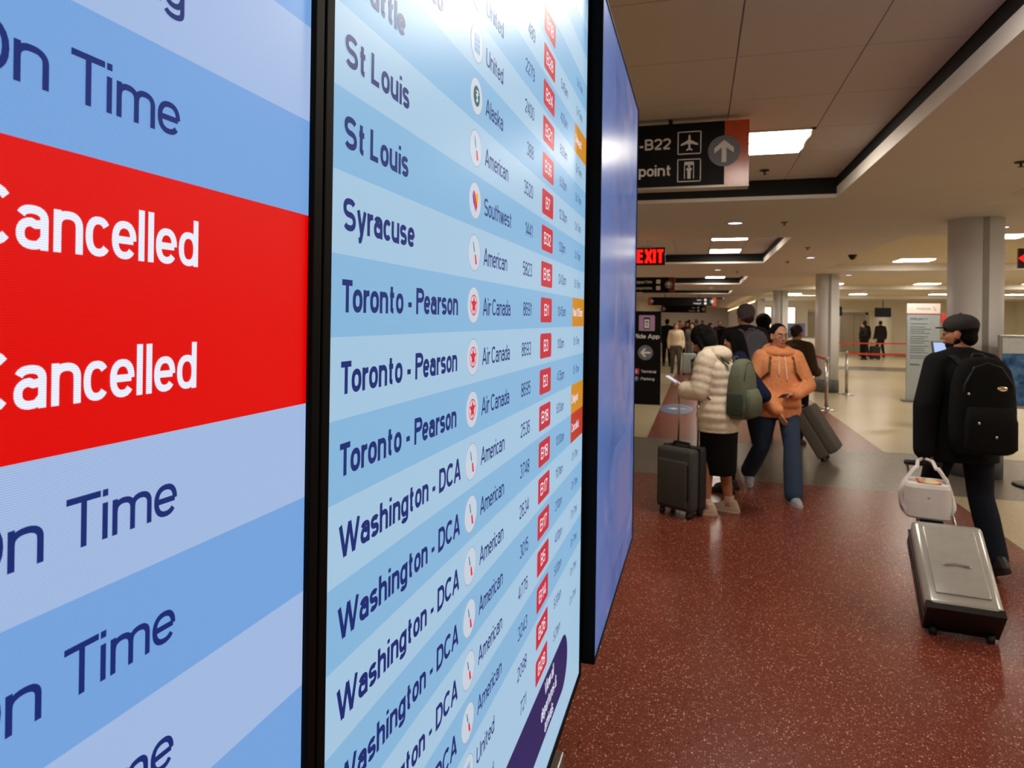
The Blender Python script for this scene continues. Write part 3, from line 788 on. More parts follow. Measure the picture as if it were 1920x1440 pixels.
# faint map blocks of the picture
M_A1 = glow('advert_shape_a', (86, 102, 154), 1.0); M_A2 = glow('advert_shape_b', (100, 104, 150), 1.0); M_A3 = glow('advert_shape_c', (62, 86, 142), 1.0)
for (y, z, w, h, mm) in ((0.12, 0.10, 0.5, 0.36, M_A1), (0.16, 0.16, 0.36, 0.24, M_A2)):
    MB().poly(pts2((0.0006 if mm is not M_A2 else 0.001, y, z + h / 2), EY, EZ, rrect(-w / 2, w / 2, -h / 2, h / 2, 0.04))).build('picture_shape', mm, sc3)
# ---- steel stand that carries the three displays
t = thing('display_stand', 'brushed steel stand with a floor beam behind the row of displays', 'stand', (-0.42, 1.0, 0))
for y in (-1.5, -1.0, -0.5):
    MB().bx(-0.05, 0.03, y - 0.03, y + 0.03, 0.04, 2.5).build('post', M_METAL, t)
MB().bx(-0.14, -0.04, -1.7, 1.41, 0.0, 0.05, bev=0.006).build('floor_beam', M_METAL, t)
for z in (1.0, 2.1):
    MB().bx(-0.03, 0.06, -1.6, 1.55, z - 0.03, z + 0.03).build('rail', M_METAL, t)

# ================================================================== SIGNS
M_SIGN = mat('sign_black', (6, 6, 9), 0.5, spec=0.2)
M_SWH = mat('sign_white', (244, 244, 246), 0.6)
M_SGR = mat('sign_grey', (120, 126, 142), 0.5)
M_SOR = mat('sign_orange', (206, 84, 38), 0.18)
M_SDR = mat('sign_darkred', (120, 34, 36), 0.4)
ARROW_UP = [(-0.16, -0.80), (0.16, -0.80), (0.16, 0.24), (0.66, -0.16), (0.66, 0.22), (0.0, 0.78), (-0.66, 0.22), (-0.66, -0.16), (-0.16, 0.24)]
PLANE = [(0, 0.80), (0.09, 0.66), (0.10, 0.28), (0.78, -0.10), (0.78, -0.26), (0.10, -0.08), (0.08, -0.48), (0.28, -0.64), (0.28, -0.76), (0, -0.66), (-0.28, -0.76), (-0.28, -0.64), (-0.08, -0.48), (-0.10, -0.08), (-0.78, -0.26), (-0.78, -0.10), (-0.10, 0.28), (-0.09, 0.66)]
def pict_frame(mb, x, z, r, y, th=0.08):
    for a in ((-1, 1, 1 - th, 1), (-1, 1, -1, -1 + th), (-1, -1 + th, -1, 1), (1 - th, 1, -1, 1)):
        mb.poly(pts2((x, y, z), EX, EZ, [(a[0], a[2]), (a[1], a[2]), (a[1], a[3]), (a[0], a[3])], r))
t = thing('gate_sign', 'black hanging gate sign with white arrow and orange end below the coffer', 'sign', (0.30, 4.56, 2.555))
MB().bx(-2.0, -0.152, -0.05, 0.05, 0.0, 0.42).build('panel', M_SIGN, t)
MB().bx(-0.152, 0.0, -0.05, 0.05, 0.0, 0.42).build('end_panel', M_SOR, t)
MB().bx(-2.0, 0.0, -0.055, 0.055, -0.014, 0.0).build('bottom_rail', mat('sign_rail', (190, 180, 165), 0.4, 0.5), t)
for x in (-1.7, -0.5): MB().cyl((x, 0, 0.42), (x, 0, 0.46), 0.015, n=10).build('hanger', M_BLACKM, t)
g = MB(); text(g, '-B22', (-0.495, -0.051, 0.252), EX, EZ, 0.074, align='R', bold=0.03, width=0.205); text(g, 'Checkpoint', (-0.495, -0.051, 0.075), EX, EZ, 0.074, align='R', bold=0.03, width=0.485); g.build('lettering', M_SWH, t)
g = MB(); pict_frame(g, -0.375, 0.288, 0.076, -0.051); g.poly(pts2((-0.375, -0.051, 0.288), EX, EZ, PLANE, 0.07)); g.build('airplane_pictogram', M_SWH, t)
g = MB(); pict_frame(g, -0.375, 0.105, 0.076, -0.051)
for L in ([(-0.45, -0.8), (-0.38, -0.8), (-0.38, 0.5), (-0.45, 0.5)], [(0.38, -0.8), (0.45, -0.8), (0.45, 0.5), (0.38, 0.5)], [(-0.45, 0.5), (0.45, 0.5), (0.42, 0.82), (-0.42, 0.82)], [(-0.14, -0.8), (0.14, -0.8), (0.16, 0.0), (0.24, 0.0), (0.24, 0.22), (-0.24, 0.22), (-0.24, 0.0), (-0.16, 0.0)], star(8, 0.13, 0.125)):
    g.poly(pts2((-0.375, -0.0512, 0.105 + (0.026 if len(L) == 16 else 0)), EX, EZ, L, 0.07))
g.build('scanner_pictogram', M_SWH, t)
g = MB(); g.poly(circle((-0.155, -0.0515, 0.222), EX, EZ, 0.101, 40)); a = g.build('arrow_disc', M_SGR, t)
g = MB(); g.poly(pts2((-0.155, -0.0525, 0.222), EX, EZ, ARROW_UP, 0.092)); g.build('arrow', M_SWH, a)

# exit sign
M_EXIT = glow('exit_glow', (255, 12, 6), 5.0, 0.0, rough=0.4, base=(120, 10, 8))
t = thing('exit_sign', 'glowing red exit sign with left arrow hanging from the second coffer', 'exit sign', (-0.86, 10.2, 2.50))
MB().bx(-0.16, 0.36, -0.02, 0.02, 0.0, 0.27).build('plate', mat('exit_plate', (70, 14, 14), 0.3), t)
MB().cyl((0.1, 0, 0.27), (0.1, 0, 0.5), 0.012, n=10).build('stem', M_LFRAME, t)
MB().bx(0.0, 0.2, -0.03, 0.03, 0.265, 0.29).build('canopy', M_LFRAME, t)
g = MB(); text(g, 'EXIT', (-0.06, -0.0215, 0.035), EX, EZ, 0.20, bold=0.035, width=0.39); g.poly(pts2((-0.10, -0.0215, 0.135), EX, EZ, [(-0.05, 0), (0.03, 0.06), (0.03, -0.06)])); g.build('lettering', M_EXIT, t)
t = thing('exit_sign', 'glowing red exit sign cut by the right edge of the picture', 'exit sign', (4.23, 10.5, 2.44))
MB().bx(-0.05, 0.40, -0.02, 0.02, 0.0, 0.27).build('plate', MATS['exit_plate'], t)
MB().cyl((0.18, 0, 0.27), (0.18, 0, 0.54), 0.012, n=10).build('stem', M_LFRAME, t)
g = MB(); text(g, 'EXIT', (0.03, -0.0215, 0.035), EX, EZ, 0.20, bold=0.035, width=0.34); g.poly(pts2((0.0, -0.0215, 0.135), EX, EZ, [(-0.05, 0), (0.03, 0.06), (0.03, -0.06)])); g.build('lettering', M_EXIT, t)

# second and further overhead signs
def over_sign(label, xr, y, z, w, h, lines, endc, left_end=False, group='overhead wayfinding signs', lw=0.9):
    t = thing('wayfinding_sign', label, 'sign', (xr, y, z), 0, group)
    e = 0.16
    MB().bx(-w + (e if left_end else 0), -e, -0.05, 0.05, 0, h).build('panel', M_SIGN, t)
    MB().bx(-e, 0, -0.05, 0.05, 0, h).build('end_panel', endc, t)
    if left_end: MB().bx(-w, -w + e, -0.05, 0.05, 0, h).build('end_panel', endc, t)
    for x in (-w * 0.75, -w * 0.25): MB().cyl((x, 0, h), (x, 0, ZC - z + 0.02), 0.015, n=8).build('hanger', M_BLACKM, t)
    g = MB()
    for q, s_ in enumerate(lines): text(g, s_, (-0.62, -0.052, h * (0.60 - 0.42 * q)), EX, EZ, h * 0.19, align='R', bold=0.02)
    for q in range(2): g.poly(pts2((-0.45, -0.052, h * (0.70 - 0.42 * q)), EX, EZ, rrect(-1, 1, -1, 1, 0.2), h * 0.14))
    g.build('lettering', M_SWH, t)
    for x in ((-e, -w + e) if left_end else (-e,)):
        d = MB().poly(circle((x, -0.053, h / 2), EX, EZ, h * 0.27, 24)).build('arrow_disc', M_SGR, t)
        MB().poly(pts2((x, -0.054, h / 2), EX, EZ, ARROW_UP, h * 0.24)).build('arrow', M_SWH, d)
over_sign('black overhead sign for baggage claim with dark red end', -0.66, 19.0, 2.46, 2.0, 0.42, ('Baggage Claim', 'Transportation'), M_SDR)
over_sign('wide black overhead sign with orange ends across the concourse', 0.72, 29.8, 2.33, 2.9, 0.36, ('Gates', 'Checkpoint'), M_SOR, True)
over_sign('farthest wide black overhead sign with red ends', 0.42, 40.5, 2.15, 2.6, 0.42, ('Gates', 'Checkpoint'), M_SDR, True)

# floor-standing ride app sign
M_PUR = mat('sign_purple', (196, 156, 206), 0.5); M_PBL = mat('sign_blue', (70, 92, 160), 0.5); M_SRD = mat('sign_red', (200, 60, 62), 0.5)
t = thing('ride_app_sign', 'tall black floor sign with purple phone icon and left arrow', 'sign', (-0.985, 13.25, 0))
MB().bx(-0.275, 0.275, -0.04, 0.04, 0.02, 1.84, bev=0.006).build('panel', M_SIGN, t)
MB().bx(-0.285, 0.285, -0.10, 0.10, 0.0, 0.02).build('base_plate', M_BLACKM, t)
y = -0.0415
g = MB().poly(pts2((0, y, 1.605), EX, EZ, rrect(-0.155, 0.155, -0.155, 0.155, 0.02))).build('phone_icon', M_PUR, t)
h = MB().poly(pts2((0.0, y - 0.001, 1.60), EX, EZ, rrect(-0.062, 0.062, -0.115, 0.115, 0.02))).build('phone_outline', M_SIGN, g)
h = MB().poly(pts2((0.0, y - 0.002, 1.59), EX, EZ, rrect(-0.048, 0.048, -0.085, 0.09, 0.008))).build('phone_screen', M_SWH, g)
h = MB(); h.poly(pts2((0, y - 0.003, 1.625), EX, EZ, [(-0.03, -0.018), (0.03, -0.018), (0.03, 0.002), (0.018, 0.02), (-0.018, 0.02), (-0.03, 0.002)])); h.poly(circle((0, y - 0.003, 1.565), EX, EZ, 0.018, 16)); h.build('car_mark', M_SGR, g)
g = MB(); text(g, 'Ride App', (0, y, 1.30), EX, EZ, 0.086, align='C', bold=0.035, width=0.50); g.build('lettering', M_SWH, t)
g = MB().poly(circle((-0.02, y, 1.02), EX, EZ, 0.148, 36)).build('arrow_disc', M_SGR, t)
MB().poly(pts2((-0.02, y - 0.001, 1.02), EZ, EX, [(p[1], p[0]) if False else (p[0], -p[1]) for p in ARROW_UP], 0.125)).build('arrow', M_SWH, g)
g = MB().poly(pts2((-0.19, y, 0.645), EX, EZ, rrect(-0.055, 0.055, -0.06, 0.06, 0.012))).build('terminal_badge', M_SRD, t)
h = MB(); text(h, 'B', (-0.19, y - 0.001, 0.61), EX, EZ, 0.07, align='C', bold=0.02); h.build('badge_letter', M_SWH, g)
g = MB().poly(circle((-0.19, y, 0.50), EX, EZ, 0.056, 24)).build('parking_badge', M_PBL, t)
h = MB(); text(h, 'P', (-0.19, y - 0.001, 0.47), EX, EZ, 0.06, align='C', bold=0.02); h.build('badge_letter', M_SWH, g)
g = MB(); text(g, 'Terminal', (-0.10, y, 0.62), EX, EZ, 0.055, bold=0.02, width=0.29); text(g, 'Parking', (-0.10, y, 0.475), EX, EZ, 0.055, bold=0.02, width=0.26); g.build('lettering', M_SWH, t)

# round blue arrow decal on the floor
t = thing('floor_decal', 'round blue floor decal with white arrow on the red path', 'decal', (-0.38, 12.75, 0.0005))
MB().lathe([(0.30, 0.0), (0.30, 0.0012)], n=40).xf(Matrix.Diagonal((1, 2.5, 1, 1))).build('disc', mat('decal_blue', (92, 112, 150), 0.4), t)
MB().poly([p + Vector((0, 0, 0.002)) for p in pts2((0.0, 0, 0), EY, EX, [(p[0] * 0.6, -p[1]) for p in ARROW_UP], 0.22)]).build('arrow', M_SWH, t)

# ================================================================== HALL FURNITURE
M_BELT = mat('belt_red', (196, 58, 40), 0.6)
M_STAN = mat('stanchion_steel', (188, 186, 180), 0.28, 1.0)
def stanchion(x, y, label):
    t = thing('stanchion', label, 'stanchion', (x, y, 0), 0, 'queue stanchions')
    MB().lathe([(0.17, 0), (0.17, 0.012), (0.12, 0.03), (0.04, 0.04), (0.034, 0.06)], n=24).build('base', M_STAN, t, True)
    MB().cyl((0, 0, 0.05), (0, 0, 0.92), 0.032, n=16).build('post', M_STAN, t, True)
    MB().lathe([(0.034, 0.92), (0.036, 0.93), (0.036, 1.0), (0.03, 1.01), (0.001, 1.012)], n=16).build('belt_head', M_STAN, t, True)
    return t
def belt(p, q, z, label):
    p = Vector(p); q = Vector(q); d = q - p
    t = thing('queue_belt', label, 'belt', (p.x, p.y, 0), 0, 'red queue belts')
    n = 12; R = []
    nn = Vector((-d.y, d.x)).normalized() * 0.0015
    for k in range(n + 1):
        u = k / n; sag = -0.02 * 4 * u * (1 - u); c = d * u
        R.append([Vector((c.x + sx * nn.x, c.y + sx * nn.y, z + sag + sz * 0.024)) for sx, sz in ((-1, -1), (1, -1), (1, 1), (-1, 1))])
    MB().rings(R).build('webbing', M_BELT, t)
    MB().box((0, 0, z), (0.03, 0.03, 0.056)).build('clip', M_BLACKM, t)
def queue(pts, what, z=0.965):
    for i, p in enumerate(pts): stanchion(p[0], p[1], ('steel queue post %s' % what[i]))
QA = [(3.31, 16.72), (5.35, 17.3), (7.6, 17.9)]
stanchion(*QA[0], 'steel queue post beside the pale column with the dark base')
stanchion(*QA[1], 'steel queue post behind the airline floor sign')
stanchion(*QA[2], 'steel queue post hidden behind the man in the cap')
belt(QA[0], QA[1], 0.965, 'red queue belt left of the airline floor sign, nearest the camera')
belt(QA[1], QA[2], 0.965, 'red queue belt passing behind the man in the cap')
QB = [(4.55, 25.6), (7.3, 26.3), (10.0, 27.2)]
stanchion(*QB[0], 'steel queue post of the farther belt line, at its left end')
stanchion(*QB[1], 'steel queue post of the farther belt line, in its middle')
stanchion(*QB[2], 'steel queue post of the farther belt line, at its right end')
belt(QB[0], QB[1], 0.965, 'farther red queue belt in front of the dark clothed travellers')
belt(QB[1], QB[2], 0.965, 'farther red queue belt running right behind the airline floor sign')
stanchion(2.35, 13.6, 'steel queue post left of the pale column, behind the orange hoodie')
stanchion(2.55, 23.2, 'steel queue post far behind the orange hoodie')
belt((2.35, 13.6), (2.55, 23.2), 0.965, 'red queue belt leading away left of the pale column')

# airline information totem
M_TOT = mat('totem_greyblue', (166, 178, 186), 0.5); M_TOTW = mat('totem_header', (240, 230, 226), 0.5); M_PRINT = mat('totem_print', (92, 104, 118), 0.6)
t = thing('airline_totem', 'tall grey-blue airline floor sign with white header and small print', 'sign', (4.60, 15.85, 0), math.radians(-6))
MB().bx(-0.30, 0.30, -0.04, 0.04, 0.03, 1.88).build('board', M_TOT, t)
MB().bx(-0.305, 0.305, -0.045, 0.045, 1.88, 2.10).build('header', M_TOTW, t)
MB().bx(-0.305, 0.305, -0.047, -0.04, 1.875, 1.888).build('red_stripe', M_SRD, t)
MB().bx(-0.38, 0.38, -0.16, 0.16, 0.0, 0.03, bev=0.008).build('base_plate', mat('totem_base', (96, 96, 96), 0.5), t)
g = MB(); text(g, 'American', (0.13, -0.0465, 1.965), EX, EZ, 0.05, align='R', width=0.26, bold=0.0); g.build('header_lettering', M_SGR, t)
g = MB(); g.poly(pts2((0.20, -0.0465, 1.99), EX, EZ, EAGLE_B, 0.07), 0); g.poly(pts2((0.20, -0.0465, 1.99), EX, EZ, EAGLE_R, 0.07), 1); g.build('eagle_mark', [M_PBL, M_SRD], t)
g = MB(); text(g, 'PRIORITY', (-0.24, -0.042, 1.74), EX, EZ, 0.05, width=0.33, bold=0.03); g.build('heading', M_PRINT, t)
g = MB(); zz = 1.66
for q in range(15):
    w = random.uniform(0.25, 0.45)
    g.bx(-0.24, -0.24 + w, -0.0415, -0.0405, zz, zz + 0.014); zz -= 0.045 if q % 4 else 0.07
g.bx(-0.24, -0.06, -0.0415, -0.0405, 0.78, 0.81)
g.build('print_line', M_PRINT, t)
# blue poster stand at the right edge
t = thing('poster_stand', 'blue poster on a silver floor stand at the right edge', 'poster stand', (3.42, 7.95, 0))
def poster_mat():
    m = mat('poster_blue', (44, 92, 158), 0.25, scale=9)
    rp = [n for n in m.node_tree.nodes if n.type == 'VALTORGB'][0].color_ramp
    rp.elements[0].color = lin((30, 70, 132)) + (1,); rp.elements[0].position = 0.42
    rp.elements[1].color = lin((108, 160, 204)) + (1,); rp.elements[1].position = 0.75
    return m
MB().bx(-0.42, 0.42, -0.02, 0.02, 0.80, 1.56, bev=0.005).build('frame', M_STAN, t)
MB().bx(-0.39, 0.39, -0.024, -0.019, 0.83, 1.37).build('poster', poster_mat(), t)
MB().bx(-0.39, 0.39, -0.024, -0.019, 1.37, 1.53).build('poster_header', mat('poster_pale', (206, 212, 218), 0.3), t)
MB().cyl((0.0, 0.02, 0.02), (0.0, 0.02, 0.85), 0.022, n=14).build('pole', M_STAN, t)
MB().lathe([(0.26, 0), (0.26, 0.01), (0.2, 0.025), (0.03, 0.03)], c=(0, 0.02, 0), n=28).build('base', mat('stand_base', (52, 52, 56), 0.4, 0.6), t, True)
# check-in kiosk with a lit screen beside the totem
M_KIO = mat('kiosk_body', (92, 96, 106), 0.4)
def kiosk(x, y, rz, label):
    t = thing('checkin_kiosk', label, 'kiosk', (x, y, 0), rz, 'self check-in kiosks')
    MB().loft([(0, 0, 0, 0.22, 0.16), (0, 0, 0.03, 0.22, 0.16), (0, 0, 0.05, 0.16, 0.10), (0, 0, 0.95, 0.15, 0.09), (0, -0.02, 1.08, 0.19, 0.13), (0, -0.02, 1.12, 0.19, 0.13)], 20, 4).build('pedestal', M_KIO, t)
    R = Euler((math.radians(-18), 0, 0))
    h = MB().box((0, 0.02, 1.27), (0.25, 0.04, 0.26), R, 0, 0.008).build('head', M_KIO, t)
    MB().box((0, -0.003, 1.275), (0.21, 0.004, 0.20), R).build('screen', glow('kiosk_screen', (172, 192, 236), 1.1), t)
kiosk(3.70, 11.85, math.radians(8), 'check-in kiosk with lit blue-white screen just left of the man in the cap')
kiosk(6.4, 22.5, 0.0, 'check-in kiosk half hidden behind the man in the cap')
# far hall: lift doors, monitors, light boxes
M_DOOR = mat('lift_door', (164, 152, 132), 0.35, 0.6)
for i, (x0, lab) in enumerate(((6.0, 'left'), (7.9, 'right'))):
    t = struct(thing('door_%d' % (i + 1), 'brown metal lift doors, the %s pair in the far recess' % lab, 'door', (x0 + 0.65, 41.49, 0)))
    for sg in (-1, 1): MB().bx(-0.6 if sg < 0 else 0.01, -0.01 if sg < 0 else 0.6, -0.03, 0, 0.02, 2.15).build('leaf', M_DOOR, t)
    f = MB(); f.bx(-0.72, -0.6, -0.05, 0, 0, 2.28); f.bx(0.6, 0.72, -0.05, 0, 0, 2.28); f.bx(-0.72, 0.72, -0.05, 0, 2.16, 2.28); f.build('door_frame', M_METAL, t)
for x, y, z, lab in ((6.55, 36.2, 2.02, 'left'), (8.75, 36.2, 1.98, 'right')):
    t = thing('hanging_monitor', 'small black hanging monitor in front of the far recess, the %s one' % lab, 'monitor', (x, y, z), 0, 'hanging monitors of the far hall')
    MB().bx(-0.36, 0.36, -0.04, 0.04, 0, 0.46, bev=0.01).build('case', M_BLACKM, t)
    MB().bx(-0.33, 0.33, -0.043, -0.04, 0.03, 0.43).build('screen', glow('monitor_dark', (14, 16, 20), 1.0), t)
    MB().cyl((0, 0, 0.46), (0, 0, 2.83 - z + 0.02), 0.02, n=8).build('stem', M_BLACKM, t)
# white counter blocks and back-lit panels in the white part of the hall
M_CNT = mat('counter_white', (230, 224, 214), 0.4)
def counter(x, y, w, label, poster=False):
    t = thing('service_counter', label, 'counter', (x, y, 0))
    MB().bx(-w / 2, w / 2, -0.35, 0.35, 0.08, 1.02).build('body', M_CNT, t)
    MB().bx(-w / 2 + 0.04, w / 2 - 0.04, -0.31, 0.31, 0.0, 0.08).build('plinth', M_COLB, t)
    MB().bx(-w / 2 - 0.03, w / 2 + 0.03, -0.39, 0.39, 1.02, 1.06, bev=0.008).build('worktop', mat('counter_top', (110, 106, 104), 0.3), t)
    if poster:
        MB().bx(-0.42, 0.42, -0.0, 0.03, 1.06, 1.62).build('sign_panel', mat('counter_poster', (112, 112, 160), 0.4, scale=3, var=0.25), t)
counter(4.05, 31.0, 2.2, 'white service counter with purple poster left of the second column', True)
M_LBOX = glow('light_panel', (255, 238, 214), 1.4, rough=0.5, base=(230, 226, 220))
for i, x in enumerate((3.3, 4.5)):
    t = thing('light_panel', 'pale back-lit wall panel in the far hall, the %s one' % ('left' if i == 0 else 'right'), 'wall panel', (x, YF - 0.05, 0), 0, 'back-lit wall panels')
    MB().bx(-0.5, 0.5, 0, 0.05, 0.3, 2.5).build('frame', M_METAL, t)
    MB().bx(-0.46, 0.46, -0.006, 0, 0.34, 2.46).build('lit_face', M_LBOX, t)
# linear lights over the white counters
M_LINE = glow('linear_light', (255, 240, 215), 6.0, rough=0.5, base=(230, 226, 220))
for (x, y, lab) in ((4.4, 29.2, 'linear ceiling light over the white counter left of the second column'), (4.9, 33.0, 'linear ceiling light at the back of the white counters')):
    t = thing('linear_light', lab, 'ceiling light', (x, y, ZC + 0.085), 0, 'linear lights of the far hall')
    MB().bx(-1.1, 1.1, -0.06, 0.06, 0.0, 0.06).build('housing', M_LFRAME, t)
    MB().bx(-1.08, 1.08, -0.05, 0.05, -0.006, 0.0).build('diffuser', M_LINE, t)
t = thing('red_wall_sign', 'small red wall sign left of the man in the cap', 'sign', (10.75, 33.6, 1.72))
MB().bx(-0.28, 0.28, -0.03, 0.03, 0, 0.42).build('panel', M_SRD, t)
MB().cyl((0, 0, -1.72), (0, 0, 0), 0.03, n=10).build('pole', M_STAN, t)
MB().lathe([(0.2, -1.72), (0.2, -1.70), (0.03, -1.69)], n=20).build('base', M_STAN, t)

# ================================================================== PEOPLE
def skinm(name, rgb): return mat('skin_' + name, rgb, 0.55, var=0.05, scale=18, spec=0.35)
SK_A = skinm('light', (206, 150, 120)); SK_B = skinm('tan', (182, 124, 92)); SK_C = skinm('deep', (112, 74, 54))
M_EYEW = mat('eye_white', (225, 220, 214), 0.3); M_EYED = mat('eye_iris', (44, 30, 24), 0.2); M_LIP = mat('lips', (164, 88, 80), 0.5); M_BROW = mat('brow', (34, 24, 20), 0.8)
HBLACK = mat('hair_black', (13, 11, 12), 0.85, var=0.25, scale=90, bump=0.5, spec=0.15); HBROWN = mat('hair_brown', (62, 42, 32), 0.8, var=0.2, scale=90, bump=0.4, spec=0.2); HRED = mat('hair_auburn', (120, 72, 46), 0.55, var=0.2, scale=90)
def cloth(n, rgb, bump=0.15, sc=60): return mat('cloth_' + n, rgb, 0.9, var=0.10, scale=sc, bump=bump, spec=0.2)

REST = dict(pel=(0, 0, 0.93), waist=(0, 0, 1.06), chest=(0, 0, 1.27), neck=(0, -0.01, 1.43), head=(0, 0.015, 1.575),
            shL=(-0.170, -0.01, 1.375), elL=(-0.225, -0.03, 1.10), wrL=(-0.235, 0.05, 0.87),
            shR=(0.170, -0.01, 1.375), elR=(0.225, -0.03, 1.10), wrR=(0.235, 0.05, 0.87),
            hipL=(-0.09, 0, 0.90), knL=(-0.10, 0.015, 0.49), anL=(-0.10, -0.02, 0.085), hipR=(0.09, 0, 0.90), knR=(0.10, 0.015, 0.49), anR=(0.10, -0.02, 0.085))
TORSO = [(0.80, .150, .108), (0.87, .168, .116), (0.95, .165, .115), (1.06, .138, .102), (1.16, .145, .108), (1.26, .160, .114), (1.34, .165, .106), (1.395, .140, .088), (1.43, .085, .068), (1.46, .056, .056)]
SPZ = (0.93, 1.06, 1.27, 1.43)

class Pose:
    def __init__(s, h=1.70, j=None, yaw=0.0, pitch=0.0, wide=1.0, footL=0.0, footR=0.0, tiltL=0.0, tiltR=0.0):
        s.k = h / 1.70
        d = dict(REST); d.update(j or {})
        s.j = {a: Vector(b) * s.k for a, b in d.items()}
        s.head = Matrix.Translation(s.j['head']) @ Matrix.Rotation(yaw, 4, 'Z') @ Matrix.Rotation(pitch, 4, 'X') @ Matrix.Scale(s.k, 4)
        s.wide = wide; s.foot = {'L': (footL, tiltL), 'R': (footR, tiltR)}
    def spine(s, z):
        """centre of the torso at rest height z"""
        P = [s.j[n] for n in ('pel', 'waist', 'chest', 'neck')]
        if z <= SPZ[0]: return P[0] + Vector((0, 0, (z - SPZ[0]) * s.k))
        for i in range(3):
            if z <= SPZ[i + 1]: u = (z - SPZ[i]) / (SPZ[i + 1] - SPZ[i]); return P[i].lerp(P[i + 1], u)
        return P[3] + Vector((0, 0, (z - SPZ[3]) * s.k))
    def torso(s, mb, z0, z1, inf=0.0, n=28, mod=None, flare=0.0):
        R = []
        zs = [r[0] for r in TORSO]
        N = 40
        for i in range(N + 1):
            z = z0 + (z1 - z0) * i / N
            zz = min(max(z, zs[0]), zs[-1])
            for q in range(len(zs) - 1):
                if zz <= zs[q + 1]: break
            u = (zz - zs[q]) / (zs[q + 1] - zs[q])
            rx = TORSO[q][1] * (1 - u) + TORSO[q + 1][1] * u; ry = TORSO[q][2] * (1 - u) + TORSO[q + 1][2] * u
            e = (inf + (mod(z) if mod else 0)) * min(1.0, max(0.15, (1.47 - z) / 0.13)) + flare * max(0, 1.05 - z)
            c = s.spine(z)
            R.append((c.x, c.y, c.z, (rx * s.wide + e) * s.k, (ry * s.wide + e) * s.k))
        mb.loft(R, n, 2.3)
    def arm(s, mb, side, inf=0.0, end=1.0, mod=None):
        a, b, c = s.j['sh' + side], s.j['el' + side], s.j['wr' + side]; k = s.k
        c2 = b.lerp(c, end)
        r = lambda x: (x + inf) * k
        if mod is None:
            mb.rc(a, b, r(.054), r(.042)); mb.rc(b, c2, r(.042), r(.042 - .014 * end))
        else:
            L1 = (b - a).length; n1 = max(3, int(L1 / 0.055)); L2 = (c2 - b).length; n2 = max(3, int(L2 / 0.055))
            for i in range(n1): mb.ell(a.lerp(b, (i + .5) / n1), (r(.060 - .006 * i / n1) ,) * 3, n=14, m=9)
            for i in range(n2 + 1): mb.ell(b.lerp(c2, i / n2), (r(.052 - .008 * i / n2),) * 3, n=14, m=9)
            mb.rc(a, b, r(.050), r(.044)); mb.rc(b, c2, r(.044), r(.034))
        mb.rc(s.spine(1.30), a, r(.075), r(.054)); mb.rc(s.spine(1.415), a, r(.045), r(.050))
    def leg(s, mb, side, inf=0.0, end=1.0, flare=0.0):
        a, b, c = s.j['hip' + side], s.j['kn' + side], s.j['an' + side]; k = s.k
        c2 = b.lerp(c, end); r = lambda x: (x + inf) * k
        mb.rc(a, b, r(.086), r(.057)); mid = b.lerp(c2, 0.35)
        mb.rc(b, mid, r(.057), r(.056 + flare * .3)); mb.rc(mid, c2, r(.056 + flare * .3), r(.036 + .02 * (1 - end) + flare))
    def footM(s, side):
        yw, tl = s.foot[side]
        return Matrix.Translation(s.j['an' + side]) @ Matrix.Rotation(yw, 4, 'Z') @ Matrix.Rotation(tl, 4, 'X') @ Matrix.Scale(s.k, 4)

def hand(mb, wr, d, nrm, k=1.0, curl=0.5, thumb=1, spread=0.0):
    """palm with four unequal jointed fingers and a thumb leaving the side of the palm; nrm = side the fingers curl to"""
    d = Vector(d).normalized(); nrm = (Vector(nrm) - d * Vector(nrm).dot(d)).normalized(); sd = d.cross(nrm) * thumb
    wr = Vector(wr)
    for o in (-0.024, -0.008, 0.008, 0.024):
        mb.rc(wr + d * 0.008 * k + sd * o * 0.7 * k, wr + d * 0.078 * k + sd * o * 1.1 * k, 0.0135 * k, 0.0125 * k, 10)
    for o, L, cu in ((0.030, 0.066, 0.9), (0.010, 0.076, 1.0), (-0.010, 0.072, 1.05), (-0.030, 0.056, 1.15)):
        p = wr + d * 0.082 * k + sd * o * k; a = 0.0
        dd = (d + sd * o * spread * 6).normalized()
        for q, fr in enumerate((0.45, 0.32, 0.23)):
            a += curl * cu * (0.6, 0.8, 0.6)[q]
            e = p + (dd * math.cos(a) + nrm * math.sin(a)) * L * fr * k
            mb.rc(p, e, (0.0092, 0.0085, 0.0078)[q] * k, (0.0085, 0.0078, 0.007)[q] * k, 8, 0, 3); p = e
    p = wr + d * 0.028 * k + sd * 0.026 * k
    e = p + (sd * 0.75 + d * 0.6 + nrm * 0.35).normalized() * 0.038 * k; mb.rc(p, e, 0.012 * k, 0.0105 * k, 8)
    e2 = e + (sd * 0.2 + d * 0.9 + nrm * (0.3 + curl * 0.5)).normalized() * 0.032 * k; mb.rc(e, e2, 0.0103 * k, 0.0082 * k, 8)

